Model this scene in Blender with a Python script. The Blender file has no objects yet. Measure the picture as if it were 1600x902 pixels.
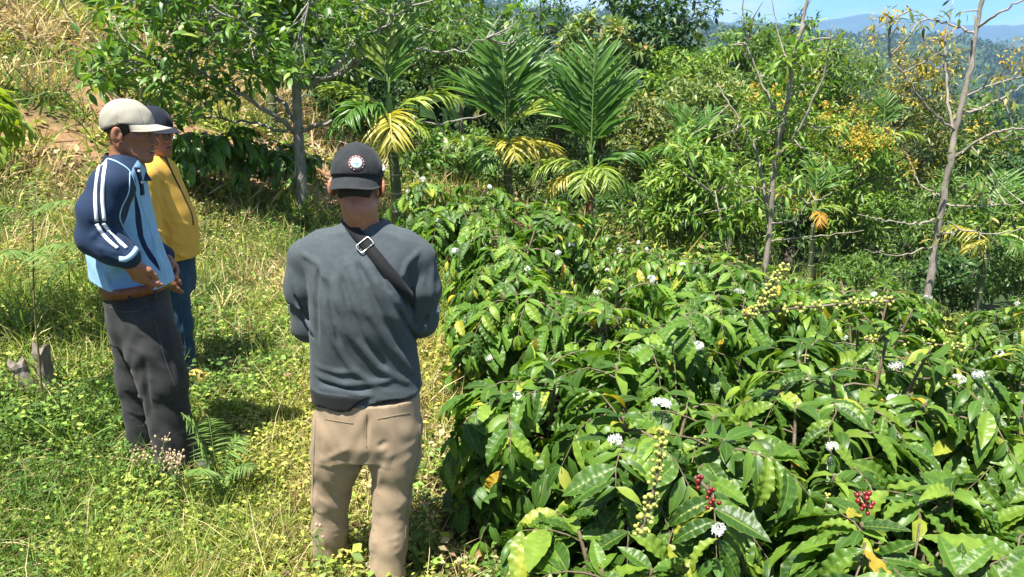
import bpy, math, random
import numpy as np
from mathutils import Vector, Matrix

SC = bpy.context.scene
COL = SC.collection

# ---------------------------------------------------------------- camera
PITCH = math.radians(16.3)
CAMZ = 1.90
FPX = 1200.0
cam_data = bpy.data.cameras.new('camera')
cam_data.sensor_width = 36.0
cam_data.lens = 36.0 * FPX / 1600.0
cam_data.clip_start = 0.05
cam_data.clip_end = 60000.0
cam = bpy.data.objects.new('camera', cam_data)
cam.location = (0, 0, CAMZ)
cam.rotation_euler = (math.pi / 2 - PITCH, 0, 0)
COL.objects.link(cam)
SC.camera = cam

# ---------------------------------------------------------------- sky and sun
SUN_DIR = Vector((-0.20, -0.28, 0.94)).normalized()      # towards the sun
world = bpy.data.worlds.new('World')
SC.world = world
world.use_nodes = True
wn, wl = world.node_tree.nodes, world.node_tree.links
wn.clear()
w_out = wn.new('ShaderNodeOutputWorld')
w_bg = wn.new('ShaderNodeBackground')
w_bg.inputs['Strength'].default_value = 0.088
w_sky = wn.new('ShaderNodeTexSky')
w_sky.sky_type = 'NISHITA'
w_sky.sun_disc = False
w_sky.sun_elevation = math.asin(SUN_DIR.z)
w_sky.sun_rotation = math.atan2(SUN_DIR.x, SUN_DIR.y)
w_sky.altitude = 2000
w_sky.air_density = 0.6
w_sky.dust_density = 0.0
w_sky.ozone_density = 4.0
w_tc = wn.new('ShaderNodeTexCoord')
w_map = wn.new('ShaderNodeMapping')
w_map.inputs['Scale'].default_value = (1.0, 1.0, 3.2)
w_map.inputs['Location'].default_value = (1.7, 0.9, 0.4)
w_noise = wn.new('ShaderNodeTexNoise')
w_noise.inputs['Scale'].default_value = 2.6
w_noise.inputs['Detail'].default_value = 8.0
w_noise.inputs['Roughness'].default_value = 0.58
w_ramp = wn.new('ShaderNodeValToRGB')
w_ramp.color_ramp.elements[0].position = 0.47
w_ramp.color_ramp.elements[1].position = 0.62
w_mix = wn.new('ShaderNodeMixRGB')
w_mix.inputs['Color2'].default_value = (4.6, 4.8, 5.0, 1)      # sunlit cloud
wl.new(w_tc.outputs['Generated'], w_map.inputs['Vector'])
wl.new(w_map.outputs['Vector'], w_noise.inputs['Vector'])
wl.new(w_noise.outputs['Fac'], w_ramp.inputs['Fac'])
wl.new(w_ramp.outputs['Color'], w_mix.inputs['Fac'])
w_tint = wn.new('ShaderNodeMixRGB'); w_tint.blend_type = 'MULTIPLY'; w_tint.inputs['Fac'].default_value = 1.0
w_tint.inputs['Color2'].default_value = (0.50, 0.76, 1.0, 1)     # clear tropical blue
wl.new(w_sky.outputs['Color'], w_tint.inputs['Color1'])
wl.new(w_tint.outputs['Color'], w_mix.inputs['Color1'])
wl.new(w_mix.outputs['Color'], w_bg.inputs['Color'])
wl.new(w_bg.outputs['Background'], w_out.inputs['Surface'])

sun_data = bpy.data.lights.new('sun', 'SUN')
sun_data.energy = 5.0
sun_data.angle = math.radians(0.55)
sun_data.color = (1.0, 0.95, 0.86)
sun = bpy.data.objects.new('sun', sun_data)
sun.rotation_euler = (-SUN_DIR).to_track_quat('-Z', 'Y').to_euler()
sun.location = (0, 0, 40)
COL.objects.link(sun)

SC.view_settings.view_transform = 'Standard'
SC.view_settings.look = 'None'
SC.view_settings.gamma = 1.0
SC.view_settings.use_curve_mapping = False
SC.view_settings.exposure = 1.55
SC.cycles.use_denoising = True
SC.cycles.max_bounces = 7
SC.cycles.diffuse_bounces = 3
SC.cycles.glossy_bounces = 2
SC.cycles.transmission_bounces = 4
SC.cycles.transparent_max_bounces = 4
SC.cycles.volume_bounces = 0
SC.cycles.caustics_reflective = False
SC.cycles.caustics_refractive = False
SC.cycles.sample_clamp_indirect = 6.0

# ---------------------------------------------------------------- maths helpers
CP, SP = math.cos(PITCH), math.sin(PITCH)
def P(px, py, y):
    """point on the ray of photo pixel (px,py) at the ground distance y"""
    X = (px - 800.0) / FPX
    Y = -(py - 451.0) / FPX
    d = np.array([X, CP + Y * SP, -SP + Y * CP])
    t = y / d[1]
    return np.array([0, 0, CAMZ]) + d * t
def pix(p):
    p = np.asarray(p, float)
    q = p - np.array([0, 0, CAMZ])
    f = q[..., 1] * CP - q[..., 2] * SP
    u = q[..., 1] * SP + q[..., 2] * CP
    return 800 + FPX * q[..., 0] / f, 451 - FPX * u / f, f

def softplus(u, k=1.0):
    return np.logaddexp(0, np.asarray(u, float) / k) * k
def sstep(a, b, x):
    t = np.clip((np.asarray(x, float) - a) / (b - a), 0, 1)
    return t * t * (3 - 2 * t)
_rp = np.random.RandomState(5)
_ph = _rp.uniform(0, 6.28, (40, 2)); _dr = _rp.normal(size=(40, 2)); _dr /= np.linalg.norm(_dr, axis=1)[:, None]
def wob(x, y, scale, n=8, o=0):
    """cheap smooth noise, about -1..1"""
    s = 0
    for i in range(n):
        j = (i + o) % 40
        k = (1 + 0.35 * i) / scale
        s = s + np.sin((x * _dr[j, 0] + y * _dr[j, 1]) * k * 2.2 + _ph[j, 0]) / (1 + 0.25 * i)
    return s / 2.6
def ground_z(x, y):
    x = np.asarray(x, float); y = np.asarray(y, float)
    right = -3.2 * np.tanh(softplus(x + 0.35, 0.3) * 0.26 / 3.2)
    left = 0.075 * softplus(-0.9 - x, 0.5) * np.exp(-np.maximum(0, -x - 6) / 10)
    v = y + 1.0 * x
    hill = 0.31 * softplus((-x - 2.5) + 0.55 * (y - 9), 0.6) / (1 + np.exp((v - 17) / 2.2))
    hill = np.minimum(hill, 9 + 0.08 * hill)
    drop = -0.17 * softplus((y - 10.5) + 0.4 * np.clip(x, -30, 60), 1.2)
    drop = np.where(drop < -20, -20 + (drop + 20) * 0.28, drop)
    drop = np.maximum(drop, -46 + 0.02 * drop)
    r = np.hypot(x, y)
    az = np.degrees(np.arctan2(x, y))
    ridge = 120 - 2.0 * np.clip(az, -35, 34) + 14 * wob(az, 0 * az, 8.0, 6)
    far = sstep(330, 1900, y) * (ridge + 40) + sstep(200, 600, y) * 10 * wob(x, y, 160, 6, 3)
    small = 0.05 * wob(x, y, 1.7, 6) * sstep(1.0, 3.0, r) + 0.25 * wob(x, y, 9, 5, 9) * sstep(9, 20, r)
    return right + left + hill + drop + far + small

def rnd_unit(n, rs):
    v = rs.normal(size=(n, 3))
    return v / np.linalg.norm(v, axis=1)[:, None]
def nrm(v):
    v = np.asarray(v, float)
    return v / (np.linalg.norm(v, axis=-1, keepdims=True) + 1e-12)

# ---------------------------------------------------------------- mesh helpers
def np_mesh(name, V, F, mat=None, attrs=None, smooth=True):
    """V (n,3); F list of index arrays (m,3) or (m,4)"""
    me = bpy.data.meshes.new(name)
    F = [np.asarray(f, np.int32) for f in (F if isinstance(F, (list, tuple)) else [F]) if len(f)]
    V = np.asarray(V, np.float32)
    me.vertices.add(len(V)); me.vertices.foreach_set('co', V.ravel())
    tot = np.concatenate([np.full(len(f), f.shape[1], np.int32) for f in F])
    loops = np.concatenate([f.ravel() for f in F])
    start = np.concatenate([[0], np.cumsum(tot)[:-1]]).astype(np.int32)
    me.loops.add(len(loops)); me.loops.foreach_set('vertex_index', loops)
    me.polygons.add(len(tot))
    me.polygons.foreach_set('loop_start', start)
    me.polygons.foreach_set('loop_total', tot)
    me.polygons.foreach_set('use_smooth', np.full(len(tot), smooth, bool))
    for k, a in (attrs or {}).items():
        a = np.asarray(a, np.float32)
        if a.ndim == 1:
            at = me.attributes.new(k, 'FLOAT', 'POINT'); at.data.foreach_set('value', a)
        else:
            at = me.attributes.new(k, 'FLOAT_COLOR', 'POINT')
            if a.shape[1] == 3: a = np.concatenate([a, np.ones((len(a), 1), np.float32)], 1)
            at.data.foreach_set('color', a.ravel())
    me.update(calc_edges=True)
    me.validate()
    if mat: me.materials.append(mat)
    return me
def link(name, data, parent=None, loc=None):
    o = bpy.data.objects.new(name, data)
    COL.objects.link(o)
    if parent is not None: o.parent = parent
    if loc is not None: o.location = loc
    return o
def thing(name, label, cat, loc=(0, 0, 0), group=None):
    o = link(name, None, None, tuple(float(v) for v in loc))
    o.empty_display_size = 0.1
    tag(o, label, cat, group)
    return o
def tag(o, label, cat, group=None, kind=None):
    if label: o['label'] = label
    if cat: o['category'] = cat
    if group: o['group'] = group
    if kind: o['kind'] = kind
    return o
def part(name, V, F, mat, parent, attrs=None, smooth=True, kind=None, label=None):
    """V in world space; the parent Empty has only a translation"""
    off = np.zeros(3); q = parent
    while q is not None: off = off + np.array(q.location); q = q.parent
    o = link(name, np_mesh(name, np.asarray(V) - off, F, mat, attrs, smooth), parent)
    if kind: o['kind'] = kind
    if label: o['label'] = label
    return o

class MB:
    """collects pieces into one mesh, all in numpy"""
    def __init__(self): self.V = []; self.F = []; self.A = {}; self.n = 0
    def add(self, V, F, **attrs):
        V = np.asarray(V, float)
        self.V.append(V)
        for f in (F if isinstance(F, list) else [F]): self.F.append(np.asarray(f) + self.n)
        for k, a in attrs.items():
            if isinstance(a, tuple): a = np.tile(a, (len(V), 1))
            elif np.ndim(a) == 0: a = np.full(len(V), float(a))
            self.A.setdefault(k, []).append(np.asarray(a, float))
        self.n += len(V)
    def get(self):
        V = np.concatenate(self.V)
        q = [f for f in self.F if f.shape[1] == 4]; t = [f for f in self.F if f.shape[1] == 3]
        F = ([np.concatenate(q)] if q else []) + ([np.concatenate(t)] if t else [])
        return V, F, {k: np.concatenate(a) for k, a in self.A.items()}
    def build(self, name, mat, parent=None, kind=None, smooth=True):
        V, F, A = self.get()
        return part(name, V, F, mat, parent, A, smooth, kind)

def tube(pts, rad, ns=7, cap=True):
    pts = np.asarray(pts, float); n = len(pts)
    rad = np.broadcast_to(np.asarray(rad, float), (n,))
    T = nrm(np.gradient(pts, axis=0))
    up = np.array([0, 0, 1.0]) if abs(T[0, 2]) < 0.9 else np.array([1.0, 0, 0])
    a = nrm(np.cross(T[0], up)); A = [a]
    for i in range(1, n):
        a = A[-1] - T[i] * np.dot(A[-1], T[i]); A.append(nrm(a))
    A = np.array(A); B = np.cross(T, A)
    th = np.linspace(0, 2 * np.pi, ns, endpoint=False)
    V = pts[:, None] + rad[:, None, None] * (np.cos(th)[None, :, None] * A[:, None] + np.sin(th)[None, :, None] * B[:, None])
    V = V.reshape(-1, 3)
    i = np.arange(n - 1)[:, None] * ns; j = np.arange(ns)[None]; j2 = (j + 1) % ns
    F = np.stack([i + j, i + j2, i + ns + j2, i + ns + j], -1).reshape(-1, 4)
    Fs = [F]
    if cap:
        V = np.concatenate([V, pts[:1], pts[-1:]])
        k = np.arange(ns); k2 = (k + 1) % ns
        Fs.append(np.stack([np.full(ns, n * ns), k2, k], -1))
        Fs.append(np.stack([np.full(ns, n * ns + 1), (n - 1) * ns + k, (n - 1) * ns + k2], -1))
    return V, Fs
def smooth_path(pts, n=12):
    """Catmull-Rom through the points"""
    p = np.asarray(pts, float)
    p = np.concatenate([2 * p[:1] - p[1:2], p, 2 * p[-1:] - p[-2:-1]])
    out = []
    for i in range(1, len(p) - 2):
        t = np.linspace(0, 1, n, endpoint=False)[:, None]
        a, b, c, d = p[i - 1], p[i], p[i + 1], p[i + 2]
        out.append(0.5 * (2 * b + (c - a) * t + (2 * a - 5 * b + 4 * c - d) * t ** 2 + (3 * b - a - 3 * c + d) * t ** 3))
    out.append(p[-2:-1])
    return np.concatenate(out)

def frames(d, n):
    """rotation matrices (N,3,3) whose columns are x, y=d, z~n"""
    d = nrm(d); x = nrm(np.cross(d, n)); z = np.cross(x, d)
    return np.stack([x, d, z], -1)
def place(T, R, pos, sc):
    """template (V,F,t,s) copied to N frames -> V,F and per-vertex index of the copy"""
    V, F = T[0], T[1]
    N = len(pos); m = len(V)
    sc = np.asarray(sc, float)
    if sc.ndim == 1: sc = np.repeat(sc[:, None], 3, 1)
    W = np.einsum('nij,nmj->nmi', R, V[None] * sc[:, None, :]) + np.asarray(pos)[:, None]
    Fa = (F[None] + (np.arange(N) * m)[:, None, None]).reshape(-1, F.shape[1])
    return W.reshape(-1, 3), Fa, np.repeat(np.arange(N), m)

# ---------------------------------------------------------------- material helpers
def new_mat(name):
    m = bpy.data.materials.new(name); m.use_nodes = True
    nt = m.node_tree; nt.nodes.clear()
    out = nt.nodes.new('ShaderNodeOutputMaterial')
    return m, nt, out
def N(nt, kind, **kw):
    n = nt.nodes.new(kind)
    for k, v in kw.items():
        if k in n.inputs: n.inputs[k].default_value = v
        else: setattr(n, k, v)
    return n
def ramp(nt, fac, stops, interp='LINEAR'):
    r = nt.nodes.new('ShaderNodeValToRGB'); r.color_ramp.interpolation = interp
    e = r.color_ramp.elements
    while len(e) < len(stops): e.new(0.5)
    for i, (p, c) in enumerate(stops):
        e[i].position = p; e[i].color = (c[0], c[1], c[2], 1) if np.ndim(c) else (c, c, c, 1)
    if fac is not None: nt.links.new(fac, r.inputs['Fac'])
    return r
def math_node(nt, op, a, b=None):
    m = nt.nodes.new('ShaderNodeMath'); m.operation = op
    for i, v in enumerate((a, b)):
        if v is None: continue
        if isinstance(v, (int, float)): m.inputs[i].default_value = v
        else: nt.links.new(v, m.inputs[i])
    return m.outputs[0]
def mixc(nt, fac, a, b, blend='MIX'):
    m = nt.nodes.new('ShaderNodeMixRGB'); m.blend_type = blend
    for i, v in enumerate((fac, a, b)):
        if isinstance(v, (int, float)): m.inputs[i].default_value = v
        elif isinstance(v, tuple): m.inputs[i].default_value = (v[0], v[1], v[2], 1)
        else: nt.links.new(v, m.inputs[i])
    return m.outputs['Color']

def cloth_mat(name, col, col2=None, weave=900.0, rough=0.9, bump=0.12, mott=14.0, sheen=0.05, zones=None):
    """woven cloth; zones = [(attribute, colour)] painted where that attribute > 0"""
    m, nt, out = new_mat(name)
    b = N(nt, 'ShaderNodeBsdfPrincipled', Roughness=rough)
    b.inputs['Specular IOR Level'].default_value = 0.2
    b.inputs['Sheen Weight'].default_value = sheen
    tc = N(nt, 'ShaderNodeTexCoord')
    n1 = N(nt, 'ShaderNodeTexNoise', Scale=mott, Detail=5.0, Roughness=0.65)
    n2 = N(nt, 'ShaderNodeTexNoise', Scale=weave * 0.9, Detail=2.0)
    nt.links.new(tc.outputs['Object'], n1.inputs['Vector']); nt.links.new(tc.outputs['Object'], n2.inputs['Vector'])
    col2 = col2 or tuple(c * 0.72 for c in col)
    r1 = ramp(nt, n1.outputs['Fac'], [(0.3, col2), (0.7, col)])
    c = r1.outputs['Color']
    for an, zc in (zones or []):
        a = N(nt, 'ShaderNodeAttribute', attribute_name=an)
        f = math_node(nt, 'MULTIPLY', a.outputs['Fac'], 400.0)
        fc = N(nt, 'ShaderNodeClamp'); nt.links.new(f, fc.inputs['Value'])
        c = mixc(nt, fc.outputs['Result'], c, zc)
    r2 = ramp(nt, n2.outputs['Fac'], [(0.3, 0.86), (0.7, 1.08)])
    c = mixc(nt, 1.0, c, r2.outputs['Color'], 'MULTIPLY')
    nt.links.new(c, b.inputs['Base Color'])
    bp = N(nt, 'ShaderNodeBump', Strength=bump * .5, Distance=0.0015)
    nt.links.new(n2.outputs['Fac'], bp.inputs['Height']); nt.links.new(bp.outputs['Normal'], b.inputs['Normal'])
    nt.links.new(b.outputs['BSDF'], out.inputs['Surface'])
    return m
def plain_mat(name, col, rough=0.6, spec=0.4, metal=0.0, var=0.25, scale=30.0, bump=0.0, sss=0.0):
    m, nt, out = new_mat(name)
    b = N(nt, 'ShaderNodeBsdfPrincipled', Roughness=rough, Metallic=metal)
    b.inputs['Specular IOR Level'].default_value = spec
    if sss:
        b.inputs['Subsurface Weight'].default_value = sss
        b.inputs['Subsurface Radius'].default_value = (0.012, 0.004, 0.002)
        b.inputs['Subsurface Scale'].default_value = 1.0
    tc = N(nt, 'ShaderNodeTexCoord')
    n1 = N(nt, 'ShaderNodeTexNoise', Scale=scale, Detail=6.0, Roughness=0.6)
    nt.links.new(tc.outputs['Object'], n1.inputs['Vector'])
    r1 = ramp(nt, n1.outputs['Fac'], [(0.3, tuple(c * (1 - var) for c in col)), (0.7, tuple(min(1, c * (1 + var)) for c in col))])
    nt.links.new(r1.outputs['Color'], b.inputs['Base Color'])
    if bump:
        bp = N(nt, 'ShaderNodeBump', Strength=bump, Distance=0.01)
        nt.links.new(n1.outputs['Fac'], bp.inputs['Height']); nt.links.new(bp.outputs['Normal'], b.inputs['Normal'])
    nt.links.new(b.outputs['BSDF'], out.inputs['Surface'])
    return m
# ---------------------------------------------------------------- implicit surfaces for bodies and clothes
def sd_cone(p, a, b, ra, rb):
    a = np.asarray(a, np.float32); b = np.asarray(b, np.float32); ba = b - a
    q = p - a
    h = np.clip((q @ ba) / (ba @ ba), 0, 1)
    return np.sqrt(((q - h[:, None] * ba) ** 2).sum(1)) - (ra + (rb - ra) * h)
def sd_ell(p, c, r, R=None):
    q = p - np.asarray(c, np.float32)
    if R is not None: q = q @ np.asarray(R, np.float32)
    r = np.asarray(r, np.float32)
    k0 = np.sqrt(((q / r) ** 2).sum(1)); k1 = np.sqrt(((q / (r * r)) ** 2).sum(1)) + 1e-9
    return k0 * (k0 - 1) / k1
def smin(a, b, k):
    h = np.maximum(k - np.abs(a - b), 0) / k
    return np.minimum(a, b) - h * h * k * 0.25
def smax(a, b, k): return -smin(-a, -b, k)
def chain(p, pts, rads, k=0.02):
    d = None
    for i in range(len(pts) - 1):
        e = sd_cone(p, pts[i], pts[i + 1], rads[i], rads[i + 1])
        d = e if d is None else smin(d, e, k)
    return d
def gsm(a, s):
    k = np.exp(-0.5 * (np.arange(-3 * s, 3 * s + 1) / s) ** 2); k /= k.sum()
    return np.convolve(np.pad(a, 3 * s, mode='edge'), k, 'valid')
class Loft:
    """stack of super-ellipse sections: rows of (z, cx, cy, half_x, half_y), turned by yaw about z"""
    def __init__(self, rows, yaw=0.0, n=2.3, sm=5):
        r = np.array(sorted(rows)); z = np.linspace(r[0, 0], r[-1, 0], 160)
        self.z = z; self.c = [gsm(np.interp(z, r[:, 0], r[:, i]), sm) for i in range(1, 5)]
        self.yaw = yaw; self.n = n
    def __call__(self, p):
        z = p[:, 2]
        cx, cy, a, b = [np.interp(z, self.z, c).astype(np.float32) for c in self.c]
        x = p[:, 0] - cx; y = p[:, 1] - cy
        c, s = math.cos(self.yaw), math.sin(self.yaw)
        x, y = c * x + s * y, -s * x + c * y
        rad = np.sqrt(x * x + y * y) + 1e-6
        r = (np.abs(x / a) ** self.n + np.abs(y / b) ** self.n) ** (1 / self.n) + 1e-6
        d = rad - rad / r
        return np.maximum(np.maximum(d, z - self.z[-1]), self.z[0] - z)
def fold(p, a, b, amp, w, w2=None):
    """ridge (amp>0) or groove along the segment a-b, fading at its ends"""
    a = np.asarray(a, np.float32); b = np.asarray(b, np.float32); ba = b - a
    q = p - a; t = (q @ ba) / (ba @ ba)
    h = np.clip(t, 0, 1)
    d2 = ((q - h[:, None] * ba) ** 2).sum(1)
    e = np.clip(np.minimum(h, 1 - h) * 4, 0, 1)
    return -1.5 * amp * np.exp(-d2 / (0.7 * w * w)) * (0.15 + 0.85 * e)
def folds(p, L):
    d = 0
    for f in L: d = d + fold(p, *f)
    return d
def nets(fn, lo, hi, h):
    """surface nets of fn over the box, evaluated only near the surface; vertices pulled onto it"""
    lo = np.asarray(lo, float); hi = np.asarray(hi, float)
    n = (np.ceil((hi - lo) / (4 * h)).astype(int) + 1)
    def pts(idx, step): return (lo + idx * step).astype(np.float32)
    g = np.stack(np.meshgrid(*[np.arange(k + 1) for k in n], indexing='ij'), -1).reshape(-1, 3)
    fc = fn(pts(g, 4 * h)).reshape(n + 1)
    near = np.abs(fc) < 4 * h * 2.2
    near = np.repeat(np.repeat(np.repeat(near, 4, 0), 4, 1), 4, 2)
    big = np.repeat(np.repeat(np.repeat(fc, 4, 0), 4, 1), 4, 2).astype(np.float32)
    cut = tuple(slice(2, 2 + 4 * k) for k in n); near = near[cut].copy(); big = big[cut].copy()
    idx = np.argwhere(near)
    big[near] = fn(pts(idx, h))
    f = big
    f[0] = f[-1] = 1; f[:, 0] = f[:, -1] = 1; f[:, :, 0] = f[:, :, -1] = 1
    s = f < 0
    S = [s[i:s.shape[0] - 1 + i, j:s.shape[1] - 1 + j, k:s.shape[2] - 1 + k] for i in (0, 1) for j in (0, 1) for k in (0, 1)]
    anyv = np.logical_or.reduce(S); allv = np.logical_and.reduce(S)
    cell = np.argwhere(anyv & ~allv)
    cid = np.full(anyv.shape, -1, np.int32); cid[tuple(cell.T)] = np.arange(len(cell))
    cs = [(i, j, k) for i in (0, 1) for j in (0, 1) for k in (0, 1)]
    val = np.stack([f[tuple((cell + c).T)] for c in cs], 1)
    acc = np.zeros((len(cell), 3)); cnt = np.zeros(len(cell))
    for a in range(8):
        for b in range(a + 1, 8):
            if sum(abs(cs[a][q] - cs[b][q]) for q in range(3)) != 1: continue
            m = (val[:, a] < 0) != (val[:, b] < 0)
            t = val[m, a] / (val[m, a] - val[m, b])
            acc[m] += np.array(cs[a]) + t[:, None] * (np.array(cs[b]) - np.array(cs[a])); cnt[m] += 1
    V = lo + (cell + acc / cnt[:, None]) * h
    Q = []
    for ax in range(3):
        o1, o2 = [(1, 2), (2, 0), (0, 1)][ax]
        d = np.zeros(3, int); d[ax] = 1
        sl = [slice(1, -1)] * 3; sl[ax] = slice(0, -1)
        sl2 = [slice(1, -1)] * 3; sl2[ax] = slice(1, None)
        a = s[tuple(sl)]; b = s[tuple(sl2)]
        for flip in (False, True):
            e = np.argwhere((a & ~b) if not flip else (~a & b))
            off = np.ones(3, int); off[ax] = 0
            e = e + off
            u = np.zeros(3, int); u[o1] = 1; w = np.zeros(3, int); w[o2] = 1
            c = [cid[tuple((e + k).T)] for k in (-u - w, -w, 0 * u, -u)]
            q = np.stack(c if not flip else c[::-1], 1)
            Q.append(q[(q >= 0).all(1)])
    Q = np.concatenate(Q)
    V = V.astype(np.float32); eps = h * 0.4
    for _ in range(2):
        d0 = fn(V)
        G = np.stack([fn(V + np.eye(3, dtype=np.float32)[i] * eps) - d0 for i in range(3)], 1) / eps
        st = d0[:, None] * G / ((G * G).sum(1, keepdims=True) + 0.05)
        V = V - np.clip(st, -0.6 * h, 0.6 * h)
    bad = np.abs(fn(V)) > 0.8 * h
    Q = Q[~bad[Q].any(1)]
    used = np.unique(Q); mp = np.full(len(V), -1, np.int64); mp[used] = np.arange(len(used))
    return V[used].astype(float), mp[Q]
def bbox_of(pts, pad):
    p = np.array(pts); return p.min(0) - pad, p.max(0) + pad
# ---------------------------------------------------------------- people
def head_frame(fwd, up=(0, 0, 1)):
    f = nrm(fwd); r = nrm(np.cross(f, up)); u = np.cross(r, f)
    return np.stack([r, f, u], 1)
def head_sdf(p, c, M, s=1.0, gaunt=0.0, mouth_open=0.0):
    q = ((p - np.asarray(c, np.float32)) @ M.astype(np.float32)) / s
    q = q.astype(np.float32).copy()
    sx = q[:, 0].copy(); ax = np.abs(sx); q[:, 0] = ax          # mirror
    d = sd_ell(q, (0, -0.012, 0.045), (0.074, 0.096, 0.084))
    d = smin(d, sd_ell(q, (0, 0.030, -0.030), (0.060 - 0.004 * gaunt, 0.060, 0.074)), 0.03)
    d = smin(d, sd_cone(q, (0.056, -0.008, -0.050), (0.020, 0.070, -0.098), 0.014, 0.015), 0.025)
    d = smin(d, sd_ell(q, (0, 0.078, -0.098), (0.022, 0.018, 0.018)), 0.02)
    d = smin(d, sd_ell(q, (0.046, 0.052, -0.014), (0.019, 0.022, 0.015)), 0.018)
    d = smin(d, sd_cone(q, (0.044, 0.068, 0.022), (0.0, 0.083, 0.020), 0.010, 0.011), 0.014)
    if gaunt:
        d = smax(d, -sd_ell(q, (0.066, 0.052, -0.055), (0.014, 0.030, 0.026)), 0.03)
    d = smax(d, -sd_ell(q, (0.030, 0.098, 0.003), (0.019, 0.022, 0.013)), 0.012)
    d = smin(d, sd_ell(q, (0.030, 0.071, 0.003), (0.0165, 0.0155, 0.0125)), 0.006)
    d = smin(d, sd_cone(q, (0, 0.084, 0.012), (0, 0.108, -0.030), 0.0075, 0.0115), 0.010)
    d = smin(d, sd_ell(q, (0.0135, 0.096, -0.035), (0.0085, 0.012, 0.0085)), 0.007)
    d = smin(d, sd_ell(q, (0, 0.078, -0.066), (0.030, 0.020, 0.026)), 0.015)
    d = smin(d, sd_ell(q, (0, 0.0945, -0.0585), (0.021, 0.0085, 0.0055)), 0.006)
    d = smin(d, sd_ell(q, (0, 0.0925, -0.0745), (0.019, 0.0085, 0.0065)), 0.006)
    d = smax(d, -sd_ell(q, (0, 0.100, -0.0665), (0.024, 0.016, 0.0022 + 0.004 * mouth_open)), 0.003)
    d = smax(d, -sd_cone(q, (0.020, 0.097, -0.036), (0.031, 0.080, -0.070), 0.0035, 0.0025), 0.006)
    er = np.array([[math.cos(.45), math.sin(.45), 0], [-math.sin(.45), math.cos(.45), 0], [0, 0, 1]]).T
    ear = sd_ell(q, (0.084, -0.018, -0.008), (0.0085, 0.021, 0.034), er)
    ear = smax(ear, -sd_ell(q, (0.0915, -0.006, -0.002), (0.009, 0.012, 0.020), er), 0.006)
    ear = smin(ear, sd_cone(q, (0.077, -0.002, -0.008), (0.078, -0.002, -0.024), 0.006, 0.006), 0.008)
    d = smin(d, ear, 0.008)
    return d * s
def hand_sdf(p, w, d, n, side=1, curl=0.5, s=1.0):
    """w wrist, d direction of the fingers, n out of the back of the hand; side=+1 puts the thumb at +x of (d x n)"""
    d = nrm(d); n = nrm(np.asarray(n, float) - d * np.dot(n, d)); x = np.cross(d, n) * side
    w = np.asarray(w, float)
    L = lambda a, b, c: w + s * (x * a + d * b + n * c)
    o = sd_cone(p, L(0, -0.02, 0), L(0, 0.015, 0), 0.027 * s, 0.027 * s)
    palm = smin(sd_cone(p, L(0.020, 0.03, 0), L(0.026, 0.085, 0), 0.016 * s, 0.012 * s),
                sd_cone(p, L(-0.018, 0.03, 0), L(-0.026, 0.078, 0), 0.015 * s, 0.011 * s), 0.03)
    palm = smin(palm, sd_cone(p, L(0, 0.02, 0), L(0, 0.085, 0.002), 0.018 * s, 0.012 * s), 0.03)
    o = smin(o, palm, 0.02)
    for k, (fx, ln) in enumerate([(0.028, 0.072), (0.010, 0.080), (-0.009, 0.074), (-0.027, 0.058)]):
        a = curl * (0.7 + 0.1 * k); b0 = 0.086 - 0.004 * k * k * 0.5
        p0 = (fx, b0, 0.0); pts = [L(*p0)]
        ang = 0.0; y, z = b0, 0.0
        for seg, r in ((0.45, 0), (0.31, 0), (0.24, 0)):
            ang += a; y += seg * ln * math.cos(ang); z -= seg * ln * math.sin(ang); pts.append(L(fx * (1 + 0.15), y, z))
        o = smin(o, chain(p, pts, [0.0095 * s, 0.0088 * s, 0.0080 * s, 0.0068 * s], 0.006), 0.006)
    o = smin(o, chain(p, [L(0.022, 0.022, -0.004), L(0.044, 0.052, -0.014), L(0.046, 0.082, -0.022), L(0.040, 0.102, -0.030)],
                      [0.015 * s, 0.0115 * s, 0.010 * s, 0.008 * s], 0.01), 0.01)
    return o
def grad(fn, p, e=0.003):
    p = np.asarray(p, np.float32); d0 = fn(p)
    return nrm(np.stack([fn(p + np.eye(3, dtype=np.float32)[i] * e) - d0 for i in range(3)], 1))
def hit(fn, px, py, y0=1.2, y1=6.0, iters=60):
    """first point of the surface on the ray of each pixel"""
    px = np.atleast_1d(px); py = np.atleast_1d(py)
    o = np.array([0, 0, CAMZ]); D = nrm(np.stack([P(a, b, 1.0) - o for a, b in zip(px, py)]))
    t = np.full(len(px), y0); best = np.full(len(px), 9.0); bt = t.copy()
    for _ in range(iters):
        d = fn((o + D * t[:, None]).astype(np.float32))
        m = np.abs(d) < best; best[m] = np.abs(d)[m]; bt[m] = t[m]
        t = t + 0.8 * d
    p = o + D * bt[:, None]
    for _ in range(4):                                   # rays that just miss end on the nearest surface
        m = best > 0.004
        if m.any(): p[m] = p[m] - 0.9 * fn(p[m].astype(np.float32))[:, None] * grad(fn, p[m])
    return p
def H1(fn, px, py, **k): return hit(fn, [px], [py], **k)[0]
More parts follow.
